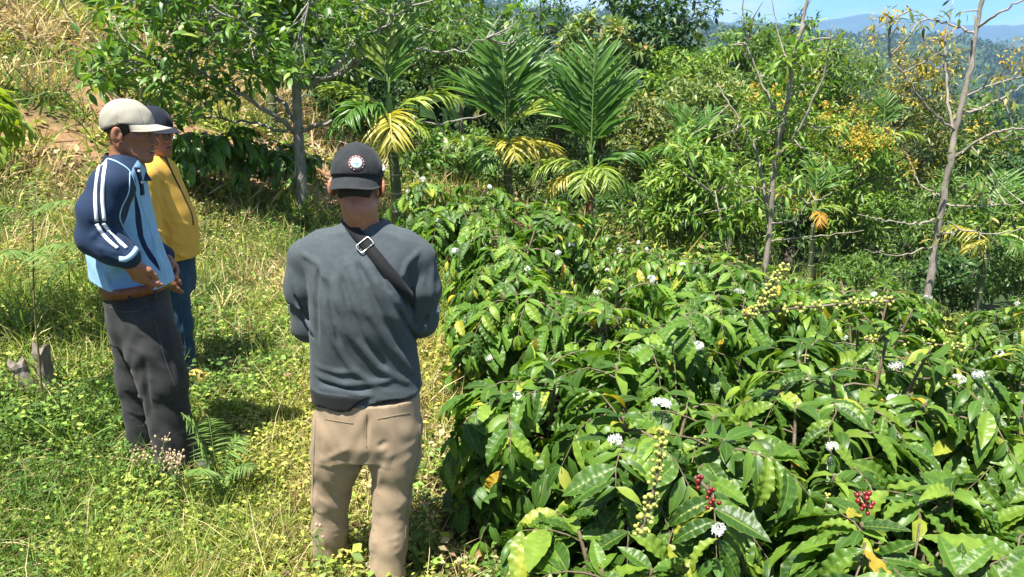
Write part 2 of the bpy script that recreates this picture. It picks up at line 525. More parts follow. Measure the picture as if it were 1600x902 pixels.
def ribbon(pts, nor, width, thick, closed=False):
    """flat band along pts lying on a surface with normals nor"""
    pts = np.asarray(pts); T = np.gradient(pts, axis=0)
    if closed: T = np.roll(pts, -1, 0) - np.roll(pts, 1, 0)
    T = nrm(T); S = nrm(np.cross(T, nor)); n = len(pts)
    w = np.broadcast_to(np.asarray(width, float), (n,))[:, None] * 0.5
    V = np.stack([pts - S * w, pts - S * w + nor * thick, pts + S * w + nor * thick, pts + S * w], 1).reshape(-1, 3)
    i = np.arange(n if closed else n - 1)[:, None] * 4; i2 = (i + 4) % (4 * n)
    k = np.arange(4)[None]; k2 = (k + 1) % 4
    F = np.stack([i + k, i2 + k, i2 + k2, i + k2], -1).reshape(-1, 4)
    if not closed:
        F = np.concatenate([F, [[0, 1, 2, 3], [4 * n - 1, 4 * n - 2, 4 * n - 3, 4 * n - 4]]])
    return V, F
def px_rows(rows):
    out = []
    for (l, r, py, y, hd) in rows:
        a = P(l, py, y); b = P(r, py, y)
        out.append((a[2], (a[0] + b[0]) / 2, y, (b[0] - a[0]) / 2, hd))
    return out
def skin_mat(name, col, hair=False):
    m, nt, out = new_mat(name)
    b = N(nt, 'ShaderNodeBsdfPrincipled', Roughness=0.48)
    b.inputs['Specular IOR Level'].default_value = 0.42
    b.inputs['Subsurface Weight'].default_value = 0.18
    b.inputs['Subsurface Radius'].default_value = (0.010, 0.0035, 0.0018)
    b.inputs['Subsurface Scale'].default_value = 1.0
    tc = N(nt, 'ShaderNodeTexCoord')
    n1 = N(nt, 'ShaderNodeTexNoise', Scale=38.0, Detail=6.0, Roughness=0.65)
    n2 = N(nt, 'ShaderNodeTexNoise', Scale=420.0, Detail=2.0)
    nt.links.new(tc.outputs['Object'], n1.inputs['Vector']); nt.links.new(tc.outputs['Object'], n2.inputs['Vector'])
    r = ramp(nt, n1.outputs['Fac'], [(0.28, tuple(c * 0.72 for c in col)), (0.72, (col[0] * 1.18, col[1] * 1.1, col[2] * 1.05))])
    lip = N(nt, 'ShaderNodeAttribute', attribute_name='lip')
    c = mixc(nt, lip.outputs['Fac'], r.outputs['Color'], (0.16, 0.055, 0.045))
    nt.links.new(c, b.inputs['Base Color'])
    bp = N(nt, 'ShaderNodeBump', Strength=0.12, Distance=0.002)
    nt.links.new(n2.outputs['Fac'], bp.inputs['Height']); nt.links.new(bp.outputs['Normal'], b.inputs['Normal'])
    nt.links.new(b.outputs['BSDF'], out.inputs['Surface'])
    return m
def head_details(root, c, M, s, iris_mat, white_mat, brow_mat, stash=None, stash_mat=None):
    """eyes, brows and moustache on a head built by head_sdf"""
    c = np.asarray(c)
    W = lambda q: c + s * (np.asarray(q) @ M.T)
    for sg in (-1, 1):
        th = np.linspace(0, np.pi, 7); ph = np.linspace(0, 2 * np.pi, 12, endpoint=False)
        Vs, Fs = sphere(1.0, 12, 8)
        o = part('eye', W(np.array([sg * 0.030, 0.0785, 0.002]) + Vs * np.array([0.0115, 0.0098, 0.0052])), Fs, white_mat, root)
        part('iris', W(np.array([sg * 0.031, 0.0868, 0.002]) + Vs * np.array([0.0048, 0.0022, 0.0046])), Fs, iris_mat, o)
        br = W(np.array([[sg * 0.014, 0.0925, 0.026], [sg * 0.026, 0.0915, 0.030], [sg * 0.040, 0.0840, 0.028], [sg * 0.048, 0.074, 0.023]]))
        V, F = tube(smooth_path(br, 4), np.array([0.003] + [0.0042] * 10 + [0.0035, 0.0018])[:13] * s, 6)
        part('eyebrow', V, F, brow_mat, root)
    if stash:
        for sg in (-1, 1):
            pts = W(np.array([[sg * 0.002, 0.1035, -0.0505], [sg * 0.012, 0.1005, -0.0525], [sg * 0.022, 0.0925, -0.0580], [sg * 0.028, 0.0850, -0.0645]]))
            V, F = tube(smooth_path(pts, 4), np.linspace(0.0036, 0.0015, 13) * s, 6)
            part('moustache', V, F, stash_mat, root)
def sphere(r=1.0, nu=12, nv=8):
    th = np.linspace(0, np.pi, nv + 1)[1:-1]; ph = np.linspace(0, 2 * np.pi, nu, endpoint=False)
    V = np.stack([np.outer(np.sin(th), np.cos(ph)), np.outer(np.sin(th), np.sin(ph)), np.repeat(np.cos(th)[:, None], nu, 1)], -1).reshape(-1, 3)
    V = np.concatenate([V, [[0, 0, 1], [0, 0, -1]]]) * r
    k = np.arange(nu); k2 = (k + 1) % nu; F = []
    i = np.arange(nv - 2)[:, None] * nu
    q = np.stack([i + k, i + nu + k, i + nu + k2, i + k2], -1).reshape(-1, 4)
    t = np.concatenate([np.stack([np.full(nu, len(V) - 2), k, k2], 1), np.stack([np.full(nu, len(V) - 1), (nv - 2) * nu + k2, (nv - 2) * nu + k], 1)])
    return V, [q, t]
def make_cap(root, c, M, s, mat, brim_dir=1, brim_len=0.068, brim_slope=0.28, arch=3.2, zone=None, tilt=0.0, under=None, z0=0.034, zr=0.104):
    """six-panel cap on a head_sdf head; brim_dir=-1 wears it backwards"""
    c = np.asarray(c, float)
    def crown(p):
        q = ((p - c.astype(np.float32)) @ M.astype(np.float32)) / s
        q = q * np.array([1, brim_dir, 1], np.float32)
        zc = q[:, 2] - tilt * np.minimum(q[:, 1], 0)
        e = sd_ell(q, (0, -0.012 * brim_dir, 0.036), (0.086, 0.108, zr))
        ang = np.arctan2(q[:, 0], q[:, 1] + 0.012)
        gr = np.abs(np.sin(3 * (ang + math.pi / 6)))
        e = e + 0.0016 * np.exp(-(gr / 0.07) ** 2) + 0.0022 * np.sin(q[:, 0] * 70 + 2.0) * np.sin(q[:, 1] * 60) * np.sin(zc * 75 + 1.0)
        lower = z0 - 0.006 - zc
        return smax(e, lower, 0.004) * s
    lo, hi = bbox_of([c + M @ np.array(v) * s for v in [(-.13, -.14, -.02), (.13, .14, .18), (-.13, .14, -.02), (.13, -.14, .18), (-.13, .14, .18), (.13, .14, -.02), (-.13, -.14, .18), (.13, -.14, -.02)]], 0.0)
    V, F = nets(crown, lo, hi, 0.0054)
    cap = thing_part_empty = None
    q = ((V - c) @ M) / s
    A = {}
    if zone: A['zone'] = zone(q * np.array([1, brim_dir, 1]))
    crown_o = part('cap', V, F, mat, root, A)
    W = lambda q: c + s * ((np.asarray(q) * np.array([1, brim_dir, 1])) @ M.T)
    nu, nv = 25, 9
    u = np.linspace(-1, 1, nu); v = np.linspace(0, 1, nv)
    U, Vv = np.meshgrid(u, v, indexing='ij')
    th = U * math.radians(68)
    bx = 0.0855 * np.sin(th); by = 0.107 * np.cos(th) - 0.012
    ext = brim_len * np.cos(U * math.pi / 2 * 0.96) ** 0.72
    x = bx * (1 + 0.10 * Vv * np.cos(th)); y = by + ext * Vv
    z = z0 - brim_slope * ext * Vv - arch * (x ** 2) * (0.25 + 0.75 * Vv)
    top = np.stack([x, y, z + 0.002], -1).reshape(-1, 3); bot = np.stack([x, y, z - 0.002], -1).reshape(-1, 3)
    bot[:, 1] -= 0.0005
    i = np.arange(nu - 1)[:, None] * nv; j = np.arange(nv - 1)[None]
    f = np.stack([i + j, i + nv + j, i + nv + j + 1, i + j + 1], -1).reshape(-1, 4)
    n = nu * nv
    ring = np.concatenate([np.arange(nv), np.arange(1, nu) * nv + nv - 1, (nu - 1) * nv + np.arange(nv - 2, -1, -1), np.arange(nu - 2, 0, -1) * nv])
    r2 = np.roll(ring, -1)
    F2 = np.concatenate([f, f[:, ::-1] + n, np.stack([ring, ring + n, r2 + n, r2], 1)])
    br = part('brim', W(np.concatenate([top, bot])), [F2], under or mat, crown_o)
    edge = W(np.stack([x[:, -1], y[:, -1], z[:, -1]], -1))
    Vt, Ft = tube(edge, 0.0026 * s, 6); part('brim_edge', Vt, Ft, mat, crown_o)
    Vb, Fb = sphere(0.006, 10, 6); part('button', W(Vb * np.array([1, 1, .6]) + np.array([0, -0.012 * brim_dir * brim_dir, 0.036 + zr])), Fb, mat, crown_o)
    return crown_o, crown
def shoe(root, heel, toe, mat, sole_mat, s=1.0):
    heel = np.asarray(heel, float); toe = np.asarray(toe, float)
    f = nrm(toe - heel); f[2] = 0; f = nrm(f); r = np.cross(f, (0, 0, 1))
    L = lambda a, b, z: heel + r * a + f * b + np.array([0, 0, z])
    ln = np.linalg.norm(toe - heel)
    def fn(p):
        d = chain(p, [L(0, .035, .05), L(0, .12, .045), L(0.004, ln - .05, .038)], [.042, .042, .040], .03)
        d = smin(d, sd_cone(p, L(0, .055, .05), L(0, .06, .105), .038, .036), .03)
        return np.maximum(d, (heel[2] + .018) - p[:, 2])
    lo, hi = bbox_of([heel, toe], 0.12)
    V, F = nets(fn, lo, hi, .009)
    o = part('shoe', V, F, mat, root)
    th = np.linspace(0, 2 * np.pi, 24, endpoint=False)
    out = []
    for z, k in ((0.0, 1.0), (0.02, 1.02)):
        out.append([L(.045 * k * np.sin(t), ln / 2 + (ln / 2 + .012) * np.cos(t), z) for t in th])
    V = np.array(out).reshape(-1, 3); k = np.arange(24); k2 = (k + 1) % 24
    V = np.concatenate([V, [L(0, ln / 2, 0), L(0, ln / 2, .02)]])
    part('sole', V, [np.stack([k, k2, 24 + k2, 24 + k], 1), np.stack([np.full(24, 48), k2, k], 1), np.stack([np.full(24, 49), 24 + k, 24 + k2], 1)], sole_mat, o)
    return o
def slab(root, name, fn, poly, mat, thick=0.004, y0=1.2):
    """thin patch lying on a surface: a grid over four pixel corners"""
    n = 9
    u, v = np.meshgrid(np.linspace(0, 1, n), np.linspace(0, 1, n), indexing='ij'); u = u.ravel(); v = v.ravel()
    a, b, c, d = [np.array(q, float) for q in poly]
    g = (1 - u)[:, None] * ((1 - v)[:, None] * a + v[:, None] * d) + u[:, None] * ((1 - v)[:, None] * b + v[:, None] * c)
    p = hit(fn, g[:, 0], g[:, 1], y0); nn = grad(fn, p)
    V = np.concatenate([p + nn * thick, p - nn * 0.004])
    i = np.arange(n - 1)[:, None] * n; j = np.arange(n - 1)[None]
    f = np.stack([i + j, i + j + 1, i + n + j + 1, i + n + j], -1).reshape(-1, 4)
    ring = np.concatenate([np.arange(n), np.arange(1, n) * n + n - 1, (n - 1) * n + np.arange(n - 2, -1, -1), np.arange(n - 2, 0, -1) * n])
    r2 = np.roll(ring, -1); m = n * n
    return part(name, V, [np.concatenate([f, f[:, ::-1] + m, np.stack([ring, r2, r2 + m, ring + m], 1)])], mat, root)

M_iris = plain_mat('iris_dark', (0.02, 0.012, 0.008), 0.15, 0.6)
M_eyewhite = plain_mat('eye_white', (0.42, 0.36, 0.31), 0.3, 0.5, var=0.1)
M_hair = plain_mat('black_hair', (0.012, 0.010, 0.009), 0.55, 0.4, var=0.4, scale=200, bump=0.4)
M_greyhair = plain_mat('grey_hair', (0.16, 0.14, 0.125), 0.7, 0.3, var=0.4, scale=300, bump=0.4)
M_sole = plain_mat('shoe_sole', (0.05, 0.045, 0.04), 0.8, 0.2)
M_metal = plain_mat('buckle_metal', (0.72, 0.70, 0.64), 0.3, 0.5, 1.0, var=0.1)

def hair_part(root, c, M, s, zlow=-0.055, front=0.030):
    def fn(p):
        q = ((p - np.asarray(c, np.float32)) @ M.astype(np.float32)) / s
        d = sd_ell(q, (0, -0.016, 0.040), (0.0770, 0.0960, 0.088))
        d = smin(d, sd_ell(q, (0, -0.062, -0.035), (0.052, 0.036, 0.045)), 0.03)
        d = np.maximum(d, (zlow - 0.25 * q[:, 1]) - q[:, 2])
        return np.maximum(d, q[:, 1] - front + 0.25 * (q[:, 2] - 0.02)) * s
    V, F = nets(fn, np.asarray(c) - 0.16, np.asarray(c) + 0.16, 0.007)
    return part('hair', V, F, M_hair, root)

# ---- the man with his back turned: grey long-sleeved shirt, khaki trousers, cap worn backwards
def man_grey():
    base = np.array([-0.565, 2.54, float(ground_z(-0.565, 2.54))])
    root = thing('person', 'man seen from behind in grey long-sleeved shirt, khaki trousers and backward black cap', 'person', base, 'people standing by the coffee')
    hc = P(560, 290, 2.60); M = head_frame((0.04, 0.975, -0.20)); s = 1.02
    shirt_m = cloth_mat('heather_grey_jersey', (0.066, 0.082, 0.090), (0.050, 0.064, 0.071), 1200, 0.95, 0.2, 60)
    skin = skin_mat('skin_tan', (0.36, 0.165, 0.095))
    torso_rows = px_rows([(544, 596, 346, 2.575, .060), (526, 612, 354, 2.568, .074), (494, 640, 368, 2.575, .092), (478, 652, 382, 2.57, .108),
                          (478, 652, 410, 2.558, .126), (484, 648, 450, 2.548, .140), (486, 646, 500, 2.548, .134), (486, 650, 540, 2.556, .124),
                          (485, 656, 575, 2.562, .118), (488, 660, 610, 2.555, .124), (490, 663, 650, 2.545, .132)])
    torso = Loft(torso_rows, n=2.35, sm=4)
    Ls, Le, Lw = P(478, 402, 2.57), P(483, 508, 2.60), P(525, 500, 2.86)
    Rs, Re, Rw = P(652, 402, 2.57), P(658, 500, 2.60), P(615, 498, 2.86)
    Lm = P(475, 450, 2.575); Rm = P(659, 450, 2.575)
    hem_pts = lambda p: P(575, 637, 2.43)[2] + 0.11 * (p[:, 0] - base[0]) * 1.0 + 0.006 * np.sin(p[:, 0] * 40)
    def shirt0(p):
        d = torso(p)
        la = chain(p, [Ls, Lm, Le, Lw], [.062, .063, .056, .040], .03)
        ra = chain(p, [Rs, Rm, Re, Rw], [.062, .063, .058, .040], .03)
        sh = smin(sd_cone(p, P(505, 383, 2.565), Ls, .055, .06), sd_cone(p, P(630, 383, 2.565), Rs, .055, .06), .01)
        d = smin(d, sh, .05)
        d = smin(d, la, .010); d = smin(d, ra, .010)
        d = np.maximum(d, hem_pts(p) - p[:, 2])
        neck = sd_cone(p, hc + np.array([0.01, -.02, -.02]), P(569, 356, 2.58), .060, .060)
        return smax(d, -neck, .006)
    S = lambda a, b: H1(shirt0, a, b)
    FL = []
    for line, amp, w in [([(540, 405), (556, 440), (578, 492), (612, 545), (648, 585)], .009, .013), ([(570, 408), (590, 445), (618, 500), (650, 548)], .010, .012), ([(600, 432), (622, 475), (648, 515)], .009, .011),
                         ([(520, 430), (530, 475), (552, 528), (592, 575), (640, 600)], .007, .015), ([(506, 470), (520, 530), (548, 575), (590, 605)], .005, .014),
                         ([(588, 416), (606, 448), (634, 505), (655, 535)], -.009, .009), ([(558, 410), (574, 445), (598, 497), (632, 552)], -.008, .010), ([(533, 430), (545, 480), (568, 532), (606, 577)], -.006, .011), ([(616, 440), (640, 485)], -.009, .008), ([(512, 440), (518, 490), (532, 540)], -.004, .010),
                         ([(498, 420), (494, 470), (496, 535)], -.007, .010), ([(638, 415), (642, 445), (645, 490)], -.006, .008),
                         ([(494, 585), (540, 600), (600, 596), (650, 575)], .008, .011), ([(500, 606), (570, 618), (655, 600)], .007, .009), ([(494, 570), (530, 582), (560, 580)], .006, .010), ([(500, 596), (560, 609), (640, 588)], -.007, .008), ([(600, 612), (655, 617)], .005, .008), ([(496, 615), (545, 622)], .006, .008),
                         ([(452, 420), (468, 470)], .005, .012), ([(458, 450), (480, 500)], -.006, .009), ([(462, 475), (488, 520)], .008, .009), ([(470, 500), (490, 530)], -.006, .007),
                         ([(676, 415), (672, 470)], .006, .011), ([(686, 450), (668, 500)], .008, .010), ([(678, 480), (652, 515)], -.007, .008), ([(662, 435), (650, 490)], .007, .009), ([(684, 492), (660, 522)], .007, .008),
                         ([(470, 395), (498, 412), (510, 440)], .005, .012), ([(655, 392), (636, 412), (628, 436)], .006, .011), ([(512, 368), (545, 362)], .003, .010), ([(598, 362), (640, 382)], .003, .011)]:
        q = hit(shirt0, [a for a, b in line], [b for a, b in line])
        for k in range(len(q) - 1): FL.append((q[k] - (q[k + 1] - q[k]) * .12 * (k > 0), q[k + 1] + (q[k + 1] - q[k]) * .12 * (k < len(q) - 2), amp, w))
    def shirt(p):
        d = shirt0(p) + 1.5 * folds(p, FL)
        w = 0.0022 * np.sin(p[:, 0] * 34 + p[:, 2] * 22 + 2 * np.sin(p[:, 2] * 17)) * np.sin(p[:, 2] * 26 - p[:, 0] * 14)
        return d + w
    lo, hi = bbox_of([Ls, Le, Lw, Rs, Re, Rw, P(490, 650, 2.4), P(660, 340, 2.6), P(660, 650, 2.70)], .09)
    V, F = nets(shirt, lo, hi, .006)
    so = part('shirt', V, F, shirt_m, root)
    th = np.linspace(0, 2 * np.pi, 33); nc = P(569, 352, 2.58)
    V, F = tube(np.array([nc + np.array([.064 * math.cos(t), .060 * math.sin(t), .004 + .012 * -math.sin(t)]) for t in th]), .0085, 8)
    part('neckband', V, F, shirt_m, so)
    # undershirt tail
    under = Loft(px_rows([(486, 662, 600, 2.545, .122), (492, 640, 652, 2.545, .122), (498, 620, 668, 2.545, .118)]), n=2.3, sm=4)
    def un(p):
        zc = P(530, 643, 2.43)[2] + 0.9 * np.maximum(0, p[:, 0] - P(548, 650, 2.43)[0]) + 0.004 * np.sin(p[:, 0] * 55)
        return np.maximum(under(p), zc - p[:, 2])
    V, F = nets(un, P(480, 680, 2.38) - .03, P(670, 595, 2.72) + .03, .007)
    part('undershirt', V, F, cloth_mat('black_undershirt', (0.012, 0.013, 0.014)), root)
    # trousers
    tr_m = cloth_mat('khaki_twill', (0.33, 0.25, 0.165), (0.27, 0.20, 0.13), 1000, 0.9, 0.25, 22)
    pel = Loft(px_rows([(496, 655, 615, 2.545, .112), (493, 657, 650, 2.545, .120), (492, 657, 680, 2.545, .122), (494, 655, 705, 2.545, .108)]), n=2.4, sm=5)
    gl = ground_z(-0.6, 2.55)
    Lh, Lk, La = P(532, 668, 2.545), P(517, 775, 2.575), P(513, 856, 2.60)
    Rh, Rk, Ra = P(618, 668, 2.54), P(612, 775, 2.52), P(603, 890, 2.47)
    La[2] = gl + .06; Ra[2] = gl + .05
    def tr0(p):
        d = smin(pel(p), chain(p, [Lh, P(527, 715, 2.555), Lk, (Lk + La) / 2, La], [.097, .092, .068, .064, .066], .03), .03)
        rl = chain(p, [Rh, P(616, 715, 2.535), Rk, (Rk + Ra) / 2, Ra], [.097, .090, .068, .066, .070], .03)
        d = smin(d, rl, .018)
        return np.maximum(d, gl + .035 - p[:, 2])
    T = lambda a, b: H1(tr0, a, b)
    rs = np.random.RandomState(3)
    TL = [(T(572, 705), T(560, 740), .006, .010), (T(612, 705), T(590, 760), .006, .011), (T(600, 715), T(650, 690), .008, .012), (T(590, 735), T(640, 715), .008, .012), (T(590, 700), T(605, 690), -.006, .012), (T(575, 650), T(572, 700), -.008, .008),
          (T(505, 690), T(525, 750), .006, .012), (T(500, 720), T(545, 700), .007, .012), (T(520, 760), T(555, 730), .007, .012),
          (T(590, 770), T(632, 785), .008, .011), (T(588, 800), T(628, 790), .007, .010), (T(500, 780), T(535, 795), .008, .011), (T(495, 800), T(532, 790), .007, .010)]
    for k in range(6):
        y = 815 + 11 * k
        TL.append((T(492 + rs.randint(0, 8), y - 8), T(534 - rs.randint(0, 6), y - 8 + rs.randint(-8, 9)), .008, .008))
        TL.append((T(580 + rs.randint(0, 6), y), T(626 - rs.randint(0, 8), y + rs.randint(-9, 10)), .009, .009))
    def tr(p):
        return tr0(p) + folds(p, TL) + 0.002 * np.sin(p[:, 2] * 60 + 3 * np.sin(p[:, 0] * 30)) * np.sin(p[:, 0] * 45)
    V, F = nets(tr, P(480, 905, 2.35) - np.array([.05, .1, .1]), P(670, 610, 2.75) + .06, .0075)
    to = part('trousers', V, F, tr_m, root)
    pk_m = cloth_mat('khaki_pocket', (0.345, 0.25, 0.155), (0.30, 0.215, 0.13), 1000, 0.9, 0.25, 22)
    st_k = cloth_mat('khaki_stitching', (0.28, 0.20, 0.12))
    for line in ([(572, 645), (572, 675), (573, 700)], [(508, 655), (552, 662)], [(590, 655), (640, 645)],
                 [(494, 650), (491, 700), (489, 770), (489, 840)], [(657, 650), (655, 700), (638, 780), (632, 850)]):
        q = np.array(line, float); g_ = np.concatenate([q[k] + (q[k + 1] - q[k]) * np.linspace(0, 1, 7)[:, None] for k in range(len(q) - 1)]); p_ = hit(tr, g_[:, 0], g_[:, 1])
        V, F = ribbon(p_ + 0, grad(tr, p_), .0028, .0016); part('seam', V, F, st_k, to)
    # shoes
    sm = plain_mat('brown_shoe_leather', (0.10, 0.065, 0.04), 0.6, 0.35, bump=0.2)
    for a, dx in ((La, -.02), (Ra, .03)):
        g = np.array([a[0], a[1] - .07, ground_z(a[0], a[1])])
        shoe(root, g, g + np.array([dx, .25, 0]), sm, M_sole)
    # body: head, neck, arms, hands
    nb = P(566, 372, 2.57)
    def body(p):
        d = head_sdf(p, hc, M, s)
        d = smin(d, chain(p, [hc + M @ np.array([0, -.028, -.02]), hc + M @ np.array([.012, -.040, -.085]), nb + np.array([0.006, 0, .02])], [.052, .053, .060], .02), .03)
        d = smin(d, chain(p, [nb, nb - np.array([0, 0, .18])], [.07, .06], .02), .03)
        for sh, m, e, w, sg in ((Ls, Lm, Le, Lw, 1), (Rs, Rm, Re, Rw, -1)):
            d = smin(d, chain(p, [nb - np.array([0, 0, .06]), sh, e, w], [.045, .042, .036, .026], .03), .02)
            d = smin(d, hand_sdf(p, w + nrm(w - e) * .01, w - e, (0, .15, 1) if 1 else 0, sg, .55), .02)
        return d
    lo, hi = bbox_of([hc + .17, hc - .15, Ls, Le, Lw + np.array([0, .22, 0]), Rw + np.array([0, .22, 0]), Rs, Re], .06)
    V, F = nets(body, lo, hi, .0068)
    q = ((V - hc) @ M) / s
    lip = np.exp(-((q[:, 0] / .02) ** 2 + ((q[:, 2] + .067) / .012) ** 2 + ((q[:, 1] - .093) / .014) ** 2) ** 2) * .8
    part('body', V, F, skin, root, {'lip': lip})
    hair_part(root, hc, M, s, -0.060)  # cropped hair, drawn low to double as the brim's shade on the nape
    head_details(root, hc, M, s, M_iris, M_eyewhite, M_hair)
    cap_m = cloth_mat('washed_black_cotton', (0.030, 0.034, 0.036), (0.020, 0.023, 0.025), 900, 0.95, 0.3, 40)
    cap, crown = make_cap(root, hc, M, s, cap_m, -1, .064, .80, 4.6, tilt=0.0)
    # round emblem on the crown
    ctr = H1(crown, 557, 255)[None]; n0 = grad(crown, ctr)[0]
    ux = nrm(np.cross((0, 0, 1), n0)); uy = np.cross(n0, ux)
    em = {'red': plain_mat('emblem_red', (0.24, 0.055, 0.075), .8), 'cream': plain_mat('emblem_cream', (0.40, 0.44, 0.39), .8), 'blue': plain_mat('emblem_blue', (0.16, 0.36, 0.50), .8), 'dark': plain_mat('emblem_black', (0.02, 0.022, 0.024), .9), 'white': plain_mat('emblem_white', (0.75, 0.75, 0.72), .8)}
    badge = None
    def disc(name, r0, r1, off, m, a0=0, a1=2 * math.pi, parent=None, cx=0.0, cy=0.0, ry=1.0):
        k = 33; th = np.linspace(a0, a1, k)
        rr = np.linspace(r0, r1, 4)
        uv = np.stack([cx + np.outer(rr, np.cos(th)), cy + ry * np.outer(rr, np.sin(th))], -1).reshape(-1, 2)
        p = ctr[0] + uv[:, :1] * ux + uv[:, 1:] * uy
        p = p - crown(p.astype(np.float32))[:, None] * grad(crown, p); nn = grad(crown, p)
        i = np.arange(3)[:, None] * k; j = np.arange(k - 1)[None]
        f = np.stack([i + j, i + k + j, i + k + j + 1, i + j + 1], -1).reshape(-1, 4)
        m4 = len(p); V = np.concatenate([p + nn * off, p - nn * .002])
        o1 = np.arange(k - 1) + 3 * k; o2 = np.arange(k - 1)
        F = np.concatenate([f[:, ::-1] * 1, np.stack([o1, o1 + 1, o1 + 1 + m4, o1 + m4], 1), np.stack([o2, o2 + 1, o2 + 1 + m4, o2 + m4], 1)])
        return part(name, V, [F], m, parent or cap)
    b0 = disc('emblem_ring', 0.0005, .0285, .0015, em['red'])
    disc('emblem_dark_ring', .0195, .0235, .0022, em['dark'], parent=cap)
    for k in range(14):
        a = k * 2 * math.pi / 14 + .1
        if 4.2 < a % 6.28 < 5.2: continue
        disc('emblem_letter', .0222, .0252, .0030, em['cream'], a, a + .2)
    disc('emblem_face', .0005, .0195, .0027, em['cream'])
    disc('emblem_mark', .0003, .0085, .0034, em['blue'], cx=-.001, cy=-.001, ry=.42)
    disc('emblem_mark', .0003, .0035, .0034, em['blue'], cx=-.002, cy=.006, ry=.35)
    disc('emblem_mark', .0003, .005, .0034, em['blue'], cx=.0, cy=-.007, ry=.22)
    slab(cap, 'side_label', crown, [(598.5, 258), (601, 258), (600.5, 267), (598, 267)], em['white'], .003)
    # shoulder strap: a loop in a slanted plane
    a = H1(shirt0, 541, 350); b = H1(shirt0, 648, 478)
    e1 = nrm(b - a); vd = nrm((a + b) / 2 - np.array([0, 0, CAMZ])); e2 = nrm(vd - e1 * np.dot(e1, vd))
    c0 = (a + b) / 2 + np.array([0, .10, 0]) ; c0[1] = 2.55
    th = np.linspace(0, 2 * np.pi, 72, endpoint=False)
    D = np.cos(th)[:, None] * e1 + np.sin(th)[:, None] * e2
    def tor(p):
        sh = smin(sd_cone(p, P(505, 383, 2.565), Ls, .055, .06), sd_cone(p, P(630, 383, 2.565), Rs, .055, .06), .01)
        d = smin(smin(torso(p), sh, .05), sd_cone(p, Rs, Rm, .05, .03), .04)
        return d + folds(p, FL[:8]) * .5
    t = np.full(72, .5)
    for _ in range(60): t = t - .7 * (tor((c0 + D * t[:, None]).astype(np.float32)) - .004) * -1 * -1
    loop = c0 + D * t[:, None]
    for _ in range(2): loop = .5 * loop + .25 * (np.roll(loop, 1, 0) + np.roll(loop, -1, 0))
    nn = nrm(loop - c0 + 0.0); g = grad(tor, loop)
    st_m = cloth_mat('black_webbing', (0.014, 0.015, 0.017), None, 1500, 0.8, 0.4, 30)
    V, F = ribbon(loop, g, .037, .0035, True)
    st = part('shoulder_strap', V, F, st_m, root)
    bc = H1(shirt0, 570.5, 384)[None]; ng = grad(tor, bc)[0]; bc = bc[0] + ng * .009
    dx = e1 - ng * np.dot(e1, ng); dx = nrm(dx); dy = np.cross(ng, dx)
    rr = [(sx * .0095 , sy * .0205) for sx, sy in ((1, 1), (-1, 1), (-1, -1), (1, -1))]
    ring = []
    for (x0, y0), a0 in zip(rr, (0, 90, 180, 270)):
        for k in range(5):
            an = math.radians(a0 + 22.5 * k)
            ring.append(bc + dx * (x0 + .006 * math.cos(an)) + dy * (y0 + .006 * math.sin(an)))
    ring.append(ring[0]); V, F = tube(np.array(ring), .0022, 6)
    part('slider_buckle', V, F, M_metal, st)
    # pale print on the sleeves
    wm = plain_mat('sleeve_print', (0.6, 0.62, 0.62), .8)
    slab(so, 'sleeve_print', shirt, [(684, 476), (689, 476), (688, 488), (682, 488)], wm, .0012)
    slab(so, 'sleeve_print', shirt, [(449.5, 476), (452.5, 476), (454, 490), (451, 490)], wm, .0012)
    return root

